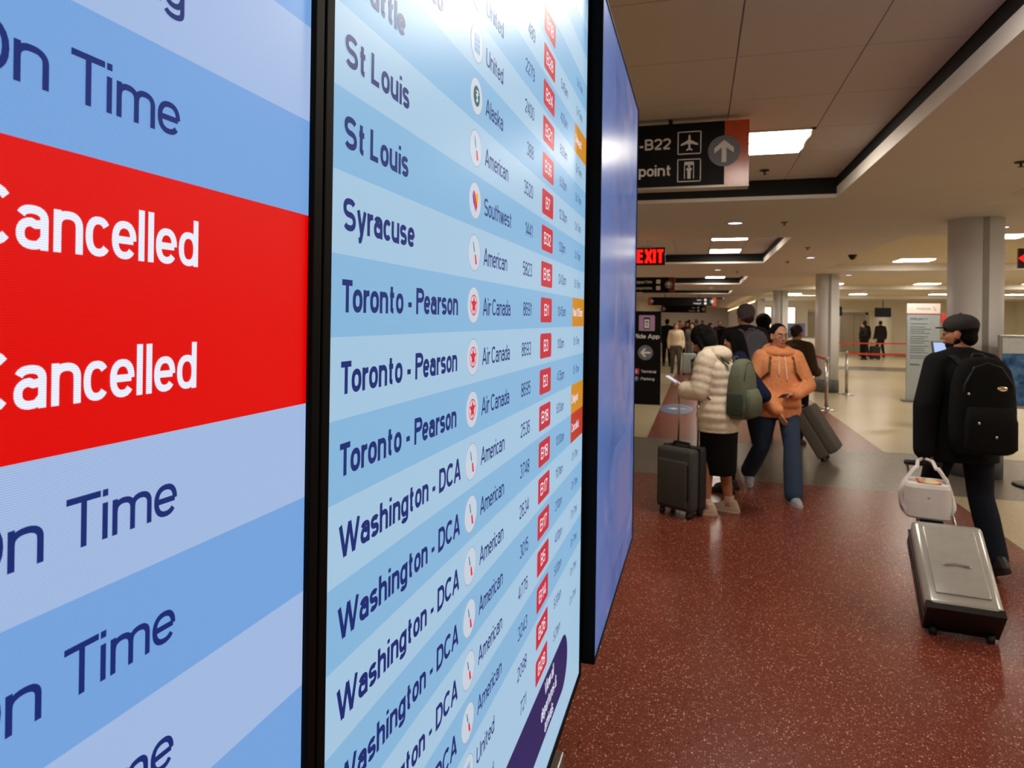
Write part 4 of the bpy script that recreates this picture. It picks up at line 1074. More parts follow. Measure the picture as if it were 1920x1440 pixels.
def head_geo(mb, P, nose=1.0):
    H = MB()
    H.ell((0, -0.018, 0.032), (0.074, 0.092, 0.088), n=20, m=14)
    H.ell((0, 0.018, -0.022), (0.063, 0.068, 0.086), n=20, m=14)
    H.ell((0, 0.040, -0.078), (0.040, 0.040, 0.034), n=16, m=10)
    for sg in (-1, 1):
        H.ell((sg * 0.033, 0.052, -0.022), (0.026, 0.024, 0.03), n=12, m=8)
        H.ell((sg * 0.075, -0.008, -0.012), (0.010, 0.022, 0.032), n=12, m=8)
    H.rc((0, 0.083, 0.008), (0, 0.104, -0.026), 0.007, 0.0125, 10)
    H.ell((0.0, 0.094, -0.030), (0.017, 0.012, 0.009), n=10, m=8)
    H.ell((0, 0.074, 0.026), (0.045, 0.014, 0.012), n=14, m=8)
    H.ell((0, 0.078, -0.058), (0.026, 0.012, 0.014), n=12, m=8)
    H.xf(P.head); mb.add(H.v, H.f)
    c = P.head @ Vector((0, -0.012, -0.06)); mb.rc(P.j['neck'] + Vector((0, 0.0, -0.03)), c, 0.060 * P.k, 0.054 * P.k)

def face_parts(P, o, brow=M_BROW, lips=M_LIP, fine=True):
    for sg in (-1, 1):
        e = MB().ell((sg * 0.031, 0.0745, 0.006), (0.0135, 0.010, 0.008), n=12, m=8).xf(P.head).build('eye', M_EYEW, o, True)
        MB().ell((sg * 0.031, 0.0835, 0.006), (0.0062, 0.0028, 0.0062), n=12, m=6).xf(P.head).build('iris', M_EYED, e, True)
        MB().rc((sg * 0.016, 0.087, 0.026), (sg * 0.05, 0.074, 0.030), 0.0042, 0.003, 8).xf(P.head).build('eyebrow', brow, o, True)
    m = MB(); m.ell((0, 0.0885, -0.0545), (0.024, 0.007, 0.0048), n=14, m=8); m.ell((0, 0.0885, -0.0635), (0.021, 0.008, 0.006), n=14, m=8)
    m.xf(P.head).build('mouth', lips, o, True)

def make_body(P, label, loc, rz, skin, hands, vox=0.012, group=None, bare=True):
    mb = MB()
    P.torso(mb, 0.80, 1.46); head_geo(mb, P)
    for s_ in 'LR':
        P.arm(mb, s_); P.leg(mb, s_)
        M = P.footM(s_)
        F = MB(); F.rc((0, -0.03, -0.03), (0, 0.13, -0.055), 0.036, 0.026); F.rc((0, 0, 0), (0, 0, -0.04), 0.036, 0.038); F.xf(M); mb.add(F.v, F.f)
        w = P.j['wr' + s_]; f = (w - P.j['el' + s_]).normalized()
        hd = hands.get(s_, {})
        d = Vector(hd.get('d', f)); nr = Vector(hd.get('n', (0.9 if s_ == 'L' else -0.9, 0.2, 0.1)))
        hand(mb, w, d, nr, P.k, hd.get('curl', 0.35), thumb=hd.get('thumb', 1 if s_ == 'L' else -1))
    o = mb.organic('person', skin, None, vox, 4)
    o.location = loc; o.rotation_euler = (0, 0, rz)
    return tag(o, label, 'person', group)

def shoe(P, side, o, m, ms, hgt=0.07, vox=0.008):
    M = P.footM(side)
    u = MB(); u.loft([(0, 0.035, -0.072, .042, .130), (0, 0.035, -0.060, .046, .134), (0, 0.028, -0.040, .044, .120), (0, 0.005, -0.018, .042, .088), (0, -0.012, 0.004, .041, .060), (0, -0.015, 0.02, .040, .050)], 24, 2.4)
    u.xf(M); s_ = u.build('shoe', m, o, True)
    b = MB(); b.loft([(0, 0.036, -0.085, .045, .134), (0, 0.036, -0.068, .048, .138)], 24, 2.5); b.xf(M); b.build('sole', ms, s_)

def trousers(P, o, m, inf=0.016, flare=0.0, end=0.97, top=1.02, vox=0.012):
    mb = MB(); P.torso(mb, 0.80, top, inf)
    for s_ in 'LR': P.leg(mb, s_, inf, end, flare)
    return mb.organic('trousers', m, o, vox, 5)

def topwear(P, o, m, name='jacket', hem=0.86, inf=0.026, sleeve=0.96, vox=0.012, collar=True, quilt=False, flare=0.0, it=5):
    mb = MB()
    md = (lambda z: 0.014 * abs(math.sin(PI * z / 0.075)) ** 0.6) if quilt else None
    P.torso(mb, hem, 1.44, inf, 32, md, flare)
    for s_ in 'LR': P.arm(mb, s_, inf - 0.004, sleeve, True if quilt else None)
    if collar:
        c = P.spine(1.44); mb.loft([(c.x, c.y, c.z - 0.05 * P.k, .105 * P.k, .092 * P.k), (c.x, c.y + .006, c.z + 0.03 * P.k, .078 * P.k, .076 * P.k), (c.x, c.y + .01, c.z + 0.045 * P.k, .072 * P.k, .070 * P.k)], 24)
    return mb.organic(name, m, o, vox, it)

def hair_short(P, o, m, vox=0.009, low=0.0):
    H = MB(); H.ell((0, -0.026, 0.042), (0.081, 0.094, 0.090), n=20, m=14); H.ell((0, -0.055, -0.02 - low), (0.070, 0.055, 0.06), n=16, m=10)
    H.xf(P.head); return H.organic('hair', m, o, vox, 3)
def hair_long(P, o, m, L=0.24, vox=0.010, bulk=1.0):
    H = MB(); H.ell((0, -0.026, 0.040), (0.084 * bulk, 0.098 * bulk, 0.094), n=20, m=14)
    H.rc((0, -0.055, 0.0), (0, -0.075, -L), 0.075 * bulk, 0.055)
    for sg in (-1, 1): H.rc((sg * 0.072, -0.01, 0.03), (sg * 0.080, 0.0, -L * 0.8), 0.024 * bulk, 0.022)
    H.xf(P.head); return H.organic('hair', m, o, vox, 3)
def hair_bun(P, o, m, vox=0.009):
    H = MB(); H.ell((0, -0.024, 0.038), (0.079, 0.092, 0.088), n=20, m=14); H.ell((0, -0.06, -0.01), (0.066, 0.05, 0.06), n=16, m=10); H.ell((0, -0.125, 0.03), (0.04, 0.04, 0.04), n=14, m=10)
    H.xf(P.head); return H.organic('hair', m, o, vox, 3)

def backpack(label, P, loc, rz, m, m2, w=0.30, h=0.44, d=0.17, tagc=None, off=0.12, z=1.16, extras=True, straps=True, e=0.052, sw=0.042):
    """pack with its own body, front pocket, top flap, handle and shoulder straps; sits on the wearer's back"""
    k = P.k
    c = P.spine(z); o = thing('backpack', label, 'backpack', loc, rz)
    y0 = c.y - (off + d / 2) * 1.0
    b = MB(); H2 = h / 2
    R = []
    for zz, fx, fy in ((-1.0, .80, .80), (-.96, .93, .95), (-.6, 1, 1.06), (-.1, 1, 1.04), (.4, .96, .90), (.75, .84, .72), (.93, .62, .52), (1.0, .35, .30)):
        R.append((c.x, y0, c.z + zz * H2, w / 2 * fx, d / 2 * fy))
    b.loft(R, 28, 3.0); body = b.build('bag_body', m, o, True)
    q = MB(); q.loft([(c.x, y0 - d * .46, c.z - .92 * H2, w * .36, d * .20), (c.x, y0 - d * .50, c.z - .85 * H2, w * .40, d * .27), (c.x, y0 - d * .50, c.z - .3 * H2, w * .40, d * .25), (c.x, y0 - d * .42, c.z - .02 * H2, w * .36, d * .16), (c.x, y0 - d * .36, c.z + .03 * H2, w * .30, d * .06)], 24, 3.2)
    q.build('front_pocket', m, o, True)
    q = MB()
    pts = [Vector((c.x - w * .40, y0 - d * .30, c.z + .10 * H2)), Vector((c.x - w * .38, y0 - d * .36, c.z + .45 * H2)), Vector((c.x - w * .22, y0 - d * .30, c.z + .80 * H2)), Vector((c.x, y0 - d * .26, c.z + .90 * H2)), Vector((c.x + w * .22, y0 - d * .30, c.z + .80 * H2)), Vector((c.x + w * .38, y0 - d * .36, c.z + .45 * H2)), Vector((c.x + w * .40, y0 - d * .30, c.z + .10 * H2))]
    q.path(pts, 0.006); q.build('zip', m2, o, True)
    q = MB(); q.path([(c.x - 0.04, y0 + d * .3, c.z + .93 * H2), (c.x - 0.03, y0 + d * .3, c.z + 1.06 * H2), (c.x + 0.03, y0 + d * .3, c.z + 1.06 * H2), (c.x + 0.04, y0 + d * .3, c.z + .93 * H2)], 0.008); q.build('grab_handle', m2, o, True)
    if straps:
        for sg, sd in ((-1, 'L'), (1, 'R')):
            s = MB(); T = P.spine(1.40); C = P.spine(1.20)
            pts = [Vector((C.x + sg * .085 * k, y0 + d * .45, c.z + .85 * H2)), Vector((T.x + sg * .095 * k, T.y - (.075 + e) * k, T.z + 0.010)), Vector((T.x + sg * .098 * k, T.y - .01 * k, T.z + (.050) * k)), Vector((T.x + sg * .105 * k, T.y + (.082 + e) * k, T.z - 0.04 * k)), Vector((C.x + sg * .125 * k, C.y + (.112 + e) * k, C.z + 0.02 * k)), Vector((C.x + sg * (.175 + e) * k, C.y + .05 * k, C.z - 0.10 * k)), Vector((C.x + sg * .12 * k, y0 + d * .4, c.z - .8 * H2))]
            # flat webbing along the path
            for i in range(len(pts) - 1):
                a, b2 = pts[i], pts[i + 1]; dv = (b2 - a); L = dv.length; dn = dv.normalized(); sx = Vector((1, 0, 0)); sx = (sx - dn * sx.dot(dn)).normalized(); nz = dn.cross(sx)
                s.box((a + b2) / 2, (sw, L + 0.012, 0.010), Matrix((sx, dn, nz)).transposed())
            s.build('strap', m2, o)
    if tagc is not None:
        MB().box((c.x + w * .30, y0 - d * .62, c.z - .45 * H2), (0.05, 0.008, 0.08)).build('tag', tagc, o)
    return o

# ------------------------------------------------------------------ suitcases
M_WHEEL = mat('wheel_black', (14, 14, 15), 0.5)
M_CHROME = mat('handle_metal', (196, 196, 198), 0.25, 1.0)
def suitcase(label, loc, rz, w, h, d, m, m2, pull=0.5, tilt=0.0, rib=0, pocket=False, two=False, hcol=None, pivot_back=False, soft=0.03, gl=None):
    t = thing('suitcase', label, 'suitcase', loc, rz)
    T = Matrix.Rotation(-tilt, 4, 'X')
    wz = 0.05; y0 = -d / 2 if pivot_back else 0.0
    T = T @ Matrix.Translation((0, y0, wz if not tilt else 0.02))
    def B(mb, name, mm, sm=False, par=None): mb.xf(T); return mb.build(name, mm, par or t, sm)
    hh = h - wz
    body = B(MB().box((0, d * .22, hh / 2), (w, d * .56, hh), None, 0, soft), 'back_shell', m2, True)
    front = B(MB().box((0, -d * .26, hh / 2), (w * .985, d * .48, hh * .985), None, 0, soft * 1.1), 'front_shell', m, True)
    if gl: B(MB().box((0, 0, hh / 2), (w * 1.004, 0.012, hh * 1.002), None, 0, 0.005), 'zip_band', M_BLACKM)
    if rib:
        for q in range(rib):
            x = -w * .38 + w * .76 * q / (rib - 1); r = MB().box((x, -d * .502, hh / 2), (w * .5 / rib, 0.012, hh * .84), None, 0, 0.005); B(r, 'rib', m, True)
    if pocket:
        B(MB().box((-w * .02, -d * .52, hh * .44), (w * .80, 0.04, hh * .74), None, 0, 0.018), 'front_pocket', m, True)
        z = MB().path([(w * .40, -d * .545, hh * .20), (w * .40, -d * .545, hh * .74), (w * .34, -d * .545, hh * .80), (-w * .36, -d * .545, hh * .80)], 0.005); B(z, 'zip', M_BLACKM)
    g = MB().path([(-0.08, 0.0, hh + 0.0), (-0.07, 0.0, hh + 0.028), (0.07, 0.0, hh + 0.028), (0.08, 0.0, hh + 0.0)], 0.011); B(g, 'carry_handle', M_BLACKM, True)
    if pull:
        for sx in (-1, 1): B(MB().cyl((sx * w * .27, d * .40, hh - 0.05), (sx * w * .27, d * .40, hh + pull), 0.009, n=10), 'handle_post', hcol or M_CHROME, True)
        B(MB().box((0, d * .40, hh + pull), (w * .62, 0.030, 0.028), None, 0, 0.01), 'grip', M_BLACKM, True)
    for sx in (-1, 1):
        for sy in ((1,) if two else (-1, 1)):
            f = MB().box((sx * w * .36, sy * d * .36, -0.006), (0.03, 0.035, 0.03), None, 0, 0.006); B(f, 'wheel_fork', M_BLACKM)
            B(MB().cyl((sx * w * .36 - 0.016, sy * d * .36, -0.025), (sx * w * .36 + 0.016, sy * d * .36, -0.025), 0.025, n=18), 'wheel', M_WHEEL, True)
    return t
M_SC1 = cloth('case_charcoal', (74, 72, 70), 0.3, 200); M_SC1B = cloth('case_charcoal_dark', (52, 50, 50), 0.3, 200)
suitcase('charcoal fabric carry-on suitcase standing in front of the woman in the puffer coat', (-0.125, 5.83, 0), math.radians(-31), 0.36, 0.585, 0.24, M_SC1, M_SC1B, 0.50, pocket=True, gl=True, soft=0.035)
M_SC2 = mat('case_silver', (190, 189, 184), 0.24, 0.35, 0.04, 20); M_SC2B = mat('case_silver_dark', (44, 46, 54), 0.35)
t = suitcase('shiny silver hard-shell suitcase tilted behind the man in the cap', (1.36, 4.02, 0), math.radians(-5.5), 0.36, 0.60, 0.22, M_SC2, M_SC2B, 0.62, tilt=math.radians(53), two=True, pivot_back=True, gl=True, soft=0.032)
T2 = Matrix.Rotation(-math.radians(53), 4, 'X') @ Matrix.Translation((0, -0.11, 0.02))
MB().box((0, -0.115, 0.285), (0.25, 0.012, 0.42), None, 0, 0.005).xf(T2).build('raised_panel', M_SC2, t, True)
MB().path([(-0.06, -0.124, 0.25), (0.0, -0.125, 0.258), (0.06, -0.124, 0.25)], 0.006).xf(T2).build('latch_bar', M_CHROME, t, True)
MB().bx(-0.175, 0.175, -0.105, 0.10, -0.012, 0.03).xf(T2).build('bottom_guard', M_BLACKM, t)
M_SC3 = cloth('case_grey', (104, 98, 94), 0.2, 150)
suitcase('grey suitcase tilted on its wheels behind the woman in the orange hoodie', (1.47, 8.72, 0), math.radians(72), 0.42, 0.66, 0.26, M_SC3, M_SC3, 0.40, tilt=math.radians(32), two=True, pivot_back=True, soft=0.03)
M_SC4 = mat('case_mint', (160, 172, 166), 0.4)
suitcase('pale mint suitcase beside the woman in the white sweater', (-0.27, 21.0, 0), 0.1, 0.40, 0.66, 0.26, M_SC4, M_SC4, 0.40, rib=5)

def toloc(loc, rz, w, k):
    """hall point to a wearer's rest-pose coordinates"""
    v = Matrix.Rotation(-rz, 3, 'Z') @ (Vector(w) - Vector(loc)); return tuple(v / k)

# ---- A: man in a cap walking away
LA, RA = (1.755, 5.20, 0), math.radians(7)
kA = 1.725 / 1.70
PA = Pose(1.725, dict(shL=(-0.155, 0.0, 1.36), shR=(0.15, 0.0, 1.36), pel=(0, 0.0, 0.93), waist=(0, 0.0, 1.06), chest=(0.0, 0.01, 1.27), neck=(0, 0.03, 1.43), head=(0.0, 0.055, 1.575), elL=(-0.27, -0.10, 1.09), wrL=toloc(LA, RA, (1.475, 5.03, 0.80), kA),
                     elR=(0.215, 0.0, 1.10), wrR=(0.21, 0.10, 0.86), knL=(-0.10, 0.18, 0.52), anL=(-0.10, 0.20, 0.085), knR=(0.105, -0.03, 0.49), anR=(0.10, -0.24, 0.13)), yaw=math.radians(50), pitch=-0.05, wide=1.06, tiltR=-0.45)
body = make_body(PA, 'man in black coat and grey cap walking away with a silver suitcase', LA, RA, SK_B, {'L': dict(d=(0.05, 0.25, -1), n=(0.2, 1, 0.2), curl=1.15), 'R': dict(curl=0.8)}, vox=0.0065)
CBLK = cloth('black', (17, 17, 19)); CNVY = cloth('dark_denim', (22, 26, 38))
topwear(PA, body, CBLK, 'coat', hem=0.72, inf=0.040, vox=0.010, flare=0.05)
trousers(PA, body, CNVY, 0.020, 0.012)
for s_ in 'LR': shoe(PA, s_, body, mat('shoe_black', (16, 15, 15), 0.5), mat('sole_black', (24, 24, 24), 0.6))
hair_short(PA, body, HBLACK, low=0.01)
face_parts(PA, body)
H = MB(); H.ell((0, 0.030, -0.078), (0.052, 0.058, 0.046), n=16, m=10); H.ell((0, 0.0, -0.055), (0.066, 0.04, 0.04), n=16, m=10); H.xf(PA.head); H.organic('beard', HBLACK, body, 0.008, 3)
M_CAP = cloth('cap_grey', (58, 55, 56), 0.3, 120)
H = MB(); H.ell((0, -0.014, 0.058), (0.090, 0.110, 0.078), n=24, m=12); H.xf(PA.head); cp = H.organic('cap', M_CAP, body, 0.007, 2)
H = MB(); H.loft([(0, 0.074, 0.038, .068, .058), (0, 0.078, 0.047, .070, .062)], 24, 2.2); H.xf(PA.head); H.build('cap_brim', M_CAP, cp, True)
H = MB(); H.ell((0, -0.014, 0.136), (0.010, 0.010, 0.006)); H.xf(PA.head); H.build('cap_button', M_CAP, cp, True)
bp = backpack('bulky black backpack with shiny badge worn by the man in the cap', PA, LA, RA, cloth('pack_black', (15, 15, 16)), mat('pack_trim', (26, 26, 28), 0.5), 0.37, 0.62, 0.21, off=0.145, z=1.12, e=0.06)
MB().ell((0.035, -0.405, 1.26), (0.030, 0.006, 0.016)).build('badge', mat('badge_chrome', (240, 228, 200), 0.15, 1.0), bp, True)
for x, z in ((-0.10, 1.04), (-0.145, 1.22), (0.0, 0.955)): MB().ell((x, -0.415 if abs(x) < 0.12 else -0.38, z), (0.008, 0.006, 0.010)).build('zip_pull', MATS['handle_metal'], bp, True)
ph = thing('phone', 'small phone with blue light in the right hand of the man in the cap', 'phone', LA, RA)
wr = PA.j['wrR']
MB().box((wr.x + 0.0, wr.y - 0.02, wr.z - 0.13), (0.012, 0.075, 0.15), Euler((0.1, 0, 0)), 0, 0.004).build('phone_case', M_BLACKM, ph)
MB().box((wr.x + 0.007, wr.y - 0.055, wr.z - 0.13), (0.004, 0.012, 0.03), Euler((0.1, 0, 0))).build('lit_edge', glow('phone_blue', (50, 90, 255), 3.0), ph)

# ---- white takeaway bag
M_BAG = mat('bag_white', (232, 228, 226), 0.45, var=0.03, scale=12, bump=0.15); M_BAGO = mat('bag_orange', (226, 84, 40), 0.5); M_BAGC = mat('bag_cream', (242, 226, 178), 0.5)
t = thing('takeaway_bag', 'white takeaway box in a plastic bag with orange print, held over the suitcase', 'bag', (1.345, 4.53, 0.50), math.radians(-10))
b = MB(); b.loft([(0, 0, 0.0, .112, .105), (0, 0, 0.012, .122, .116), (0, 0, 0.10, .125, .120), (0, 0, 0.185, .122, .118), (0, 0, 0.205, .112, .108)], 32, 5.0); b.build('box_body', M_BAG, t)
b = MB().poly(pts2((0.01, -0.005, 0.2065), EX, EY, rrect(-0.062, 0.062, -0.072, 0.072, 0.006))).build('orange_print', M_BAGO, t)
MB().poly([p + Vector((0, 0, 0.001)) for p in circle((0.012, -0.006, 0.2068), EX, EY, 0.056, 28, 0.066)]).build('cream_print', M_BAGC, b)
MB().ell((0.0, -0.1195, 0.13), (0.008, 0.002, 0.006)).build('front_mark', mat('bag_mark', (206, 150, 136), 0.5), t)
for sg in (-1, 1):
    # crumpled side gusset rising to the carrying loop
    g = MB(); R = []
    for k2 in range(9):
        u = k2 / 8
        x = sg * (0.122 + 0.022 * math.sin(PI * u) - 0.07 * u ** 2); z = 0.02 + 0.27 * u
        wd = 0.100 * (1 - 0.78 * u) + 0.010 * math.sin(u * 14)
        R.append([Vector((x - sg * 0.006, -wd, z)), Vector((x + sg * 0.010 + 0.01 * math.sin(u * 9), -wd * 0.4, z + 0.008 * math.sin(u * 20))), Vector((x + sg * 0.012, wd * 0.4, z)), Vector((x - sg * 0.006, wd, z)), Vector((x - sg * 0.010, 0, z))])
    g.rings(R).build('bag_side', M_BAG, t, True)
    g = MB().path([(sg * 0.050, 0.0, 0.285), (sg * 0.040 + 0.015, 0.2, 0.292), (0.04 + sg * 0.012, 0.48, 0.255)], 0.011); g.build('bag_loop', M_BAG, t, True)

# ---- B: woman in a pale puffer coat looking at her phone
LB, RB = (0.18, 5.98, 0), math.radians(64)
kB = 1.66 / 1.70
PB = Pose(1.66, dict(pel=(0, 0, 0.93), waist=(0, 0.0, 1.06), chest=(0, 0.04, 1.265), neck=(0, 0.085, 1.415), head=(0, 0.165, 1.515),
                     shL=(-0.17, 0.05, 1.36), shR=(0.17, 0.05, 1.36), elL=(-0.235, 0.08, 1.09), wrL=toloc((0.18, 5.98, 0), math.radians(64), (-0.10, 5.86, 1.06), 1.66 / 1.70), elR=(0.22, 0.10, 1.10), wrR=(0.10, 0.33, 1.10),
                     anL=(-0.125, 0.05, 0.085), knL=(-0.11, 0.055, 0.49), anR=(0.10, -0.06, 0.085), knR=(0.10, 0.0, 0.49)), yaw=0.1, pitch=math.radians(-40), footL=0.35, footR=0.1)
body = make_body(PB, 'woman in pale puffer coat and black skirt looking down at her phone', LB, RB, SK_B, {'L': dict(d=(0.05, 1, 0.25), n=(0.5, 0.1, 1), curl=0.45, thumb=-1), 'R': dict(d=(-0.2, 1, 0.1), n=(-0.3, 0, 1), curl=0.7)}, vox=0.0065)
M_PUFF = cloth('puffer_cream', (226, 212, 192), 0.12, 25)
ct = topwear(PB, body, M_PUFF, 'puffer_coat', hem=0.73, inf=0.040, vox=0.010, quilt=True, flare=0.06, it=2)
c = PB.spine(1.43)
H = MB(); H.ell((c.x, c.y - 0.095, c.z + 0.0), (0.15, 0.085, 0.065), Matrix.Rotation(0.5, 3, 'X')); H.ell((c.x, c.y - 0.02, c.z + 0.02), (0.115, 0.10, 0.045)); H.organic('hood', M_PUFF, body, 0.010, 4)
H = MB(); z0 = PB.spine(0.75); H.path([(0.02, z0.y + 0.185, 0.72), (0.02, 0.190, 0.95), (0.02, 0.215, 1.2), (0.02, 0.215, 1.32)], 0.006); H.build('coat_zip', mat('zip_dark', (60, 56, 52), 0.4), ct, True)
H = MB(); R = []
for z, rx, ry, y in ((1.0, .155, .125, 0), (0.86, .180, .140, 0), (0.7, .178, .150, 0.0), (0.5, .165, .150, 0.0), (0.36, .150, .140, -0.005), (0.345, .146, .136, -0.005)): R.append((0, y, z * 1.0, rx, ry))
H.loft(R, 32, 2.3); H.build('skirt', cloth('skirt_black', (14, 14, 15)), body, True)
M_SOCK = cloth('sock_pink', (216, 176, 168)); M_SNK = mat('shoe_beige', (206, 184, 158), 0.7, bump=0.1); M_SNKS = mat('sole_cream', (224, 212, 196), 0.6)
for s_ in 'LR':
    shoe(PB, s_, body, M_SNK, M_SNKS)
    a = PB.j['an' + s_]; MB().lathe([(0.046, -0.03), (0.044, 0.02), (0.043, 0.05), (0.040, 0.055)], c=a, n=20).build('sock', M_SOCK, body, True)
H = MB(); H.ell((0, -0.028, 0.045), (0.098, 0.108, 0.100), n=20, m=14); H.ell((0, -0.05, -0.03), (0.090, 0.07, 0.08), n=18, m=12)
for sg in (-1, 1): H.rc((sg * 0.078, -0.005, 0.03), (sg * 0.078, 0.03, -0.10), 0.030, 0.018)
for q in range(60):
    a_, b_ = random.uniform(0, 2 * PI), random.uniform(-0.1, 1.3)
    H.ell((0.084 * math.cos(a_) * math.cos(b_), -0.034 + 0.094 * math.sin(a_) * math.cos(b_), 0.045 + 0.084 * math.sin(b_)), (random.uniform(.016, .024),) * 3, n=10, m=7) if math.sin(a_) < 0.5 or b_ > 0.7 else None
H.xf(PB.head); H.organic('hair', HBLACK, body, 0.008, 4)
face_parts(PB, body)
pk = cloth('pack_sage', (104, 110, 92), 0.2); pk2 = cloth('pack_sage_dark', (66, 74, 66))
bp = backpack('sage green backpack worn over the pale puffer coat', PB, LB, RB, pk, pk2, 0.31, 0.50, 0.19, off=0.120, z=1.12)
c = PB.spine(1.12)
for sg in (-1, 1): MB().box((c.x + sg * 0.160, c.y - 0.22, c.z - 0.12), (0.02, 0.14, 0.18), None, 0, 0.008).build('side_pocket', pk2, bp, True)
t = thing('phone', 'pale phone held out by the woman in the puffer coat', 'phone', LB, RB)
w = PB.j['wrL']
R = Euler((math.radians(28), 0, 0.1))
MB().box((w.x + 0.015, w.y + 0.125, w.z + 0.075), (0.074, 0.150, 0.009), R, 0, 0.004).build('phone_case', mat('phone_pale', (226, 206, 204), 0.4), t)
MB().box((w.x + 0.015, w.y + 0.123, w.z + 0.0806), (0.066, 0.140, 0.002), R).build('phone_screen', glow('phone_lit', (206, 206, 226), 0.8), t)

# ---- C: person in navy behind her
LC, RC = (0.38, 6.74, 0), math.radians(80)
PC = Pose(1.58, dict(elL=(-0.262, -0.275, 1.055), wrL=(-0.22, 0.0, 1.0), elR=(0.24, -0.05, 1.08), wrR=(0.18, 0.2, 1.05), pel=(0, 0.05, 0.93), hipL=(-0.09, 0.05, 0.9), hipR=(0.09, 0.05, 0.9), knL=(-0.1, 0.10, 0.49), knR=(0.1, 0.10, 0.49), anL=(-0.10, 0.10, 0.085), anR=(0.10, 0.08, 0.085), head=(0, 0.06, 1.57)), pitch=-0.25)
body = make_body(PC, 'dark haired person in navy jacket standing behind the woman with the sage backpack', LC, RC, SK_B, {}, vox=0.010)
topwear(PC, body, cloth('navy', (24, 32, 62)), 'jacket', hem=0.80, inf=0.035); trousers(PC, body, CBLK)
for s_ in 'LR': shoe(PC, s_, body, MATS['shoe_black'], MATS['sole_black'])
hair_long(PC, body, HBLACK, 0.18); face_parts(PC, body)

# ---- D: tall man with grey backpack and knit cap
LD, RD = (0.55, 8.50, 0), math.radians(20)
PD = Pose(1.86, dict(anL=(-0.10, 0.14, 0.085), knL=(-0.10, 0.10, 0.49), anR=(0.10, -0.16, 0.10), elL=(-0.24, 0.0, 1.10), wrL=(-0.16, 0.22, 1.05), wrR=(0.2, 0.16, 0.95)), yaw=0.35, tiltR=-0.2)
body = make_body(PD, 'tall man in knit cap and dark maroon jacket with a grey backpack', LD, RD, SK_A, {}, vox=0.011)
topwear(PD, body, cloth('maroon_black', (38, 26, 32)), 'jacket', hem=0.80, inf=0.035); trousers(PD, body, CBLK)
for s_ in 'LR': shoe(PD, s_, body, MATS['shoe_black'], MATS['sole_black'])
hair_short(PD, body, HBROWN); face_parts(PD, body)
H = MB(); H.ell((0, -0.016, 0.052), (0.090, 0.108, 0.096), n=24, m=14); H.rc((0, -0.02, 0.02), (0, -0.02, 0.05), 0.094, 0.096); H.xf(PD.head); H.organic('knit_cap', cloth('beanie', (98, 88, 100), 0.4, 160), body, 0.009, 3)
backpack('slate grey backpack with red tag on the tall man in the knit cap', PD, LD, RD, cloth('pack_slate', (98, 100, 112)), cloth('pack_slate_dark', (120, 122, 140)), 0.34, 0.50, 0.20, tagc=mat('tag_red', (176, 40, 40), 0.6), off=0.140, z=1.20)
# ---- E: person with black hair beyond
LE, RE = (0.90, 10.1, 0), math.radians(-5)
PE = Pose(1.76, dict(anL=(-0.10, 0.1, 0.085), anR=(0.10, -0.1, 0.085)))
body = make_body(PE, 'person with full black hair and dark plum jacket seen from behind', LE, RE, SK_C, {}, vox=0.012)
topwear(PE, body, cloth('plum', (44, 36, 46)), 'jacket', hem=0.78, inf=0.04); trousers(PE, body, CBLK)
for s_ in 'LR': shoe(PE, s_, body, MATS['shoe_black'], MATS['sole_black'])
H = MB(); H.ell((0, -0.025, 0.045), (0.105, 0.118, 0.108), n=20, m=14); H.ell((0, -0.05, -0.05), (0.09, 0.07, 0.08), n=16, m=10); H.xf(PE.head); H.organic('hair', HBLACK, body, 0.010, 3); face_parts(PE, body)

# ---- F: woman in an orange hoodie walking towards us
LF, RF = (0.745, 6.80, 0), math.radians(188)
PF = Pose(1.65, dict(pel=(0, 0.0, 0.905), hipL=(-0.095, 0, 0.875), hipR=(0.095, 0, 0.875), knL=(-0.09, 0.19, 0.50), anL=(-0.07, 0.33, 0.085), knR=(0.13, -0.05, 0.47), anR=(0.20, -0.30, 0.16),
                      elR=(0.255, 0.03, 1.10), wrR=(0.055, 0.225, 0.86), elL=(-0.275, 0.02, 1.09), wrL=(-0.11, 0.215, 1.02), shL=(-0.155, 0, 1.355), shR=(0.155, 0, 1.355)), yaw=math.radians(14), pitch=-0.06, wide=1.08, tiltR=-0.55, footR=-0.15, footL=0.1)
body = make_body(PF, 'woman in orange hoodie, jeans and glasses walking towards the camera', LF, RF, SK_A, {'R': dict(d=(-0.35, 0.35, -0.9), n=(-0.5, -0.3, 0.2), curl=0.25), 'L': dict(d=(0.8, 0.35, 0.1), n=(0, -0.3, -1), curl=0.9, thumb=-1)}, vox=0.0065)
M_HOOD = cloth('orange', (238, 158, 108), 0.15, 40)
hd = topwear(PF, body, M_HOOD, 'hoodie', hem=0.80, inf=0.040, vox=0.009, collar=False)
c = PF.spine(1.42)
H = MB()
for q in range(20):
    a0 = 2 * PI * q / 20; a1 = 2 * PI * (q + 1) / 20
    def hp(a):
        bk = 0.5 - 0.5 * math.sin(a)
        return Vector((c.x + (0.108 + 0.020 * bk) * math.cos(a), c.y + 0.012 + (0.108 + 0.020 * bk) * math.sin(a), c.z - 0.025 + 0.065 * bk - 0.012 * math.cos(2 * a)))
    H.rc(hp(a0), hp(a1), 0.034, 0.034, 10, 0, 3)
H.ell((c.x, c.y - 0.12, c.z - 0.02), (0.11, 0.05, 0.08)); H.organic('hood', M_HOOD, hd, 0.009, 4)
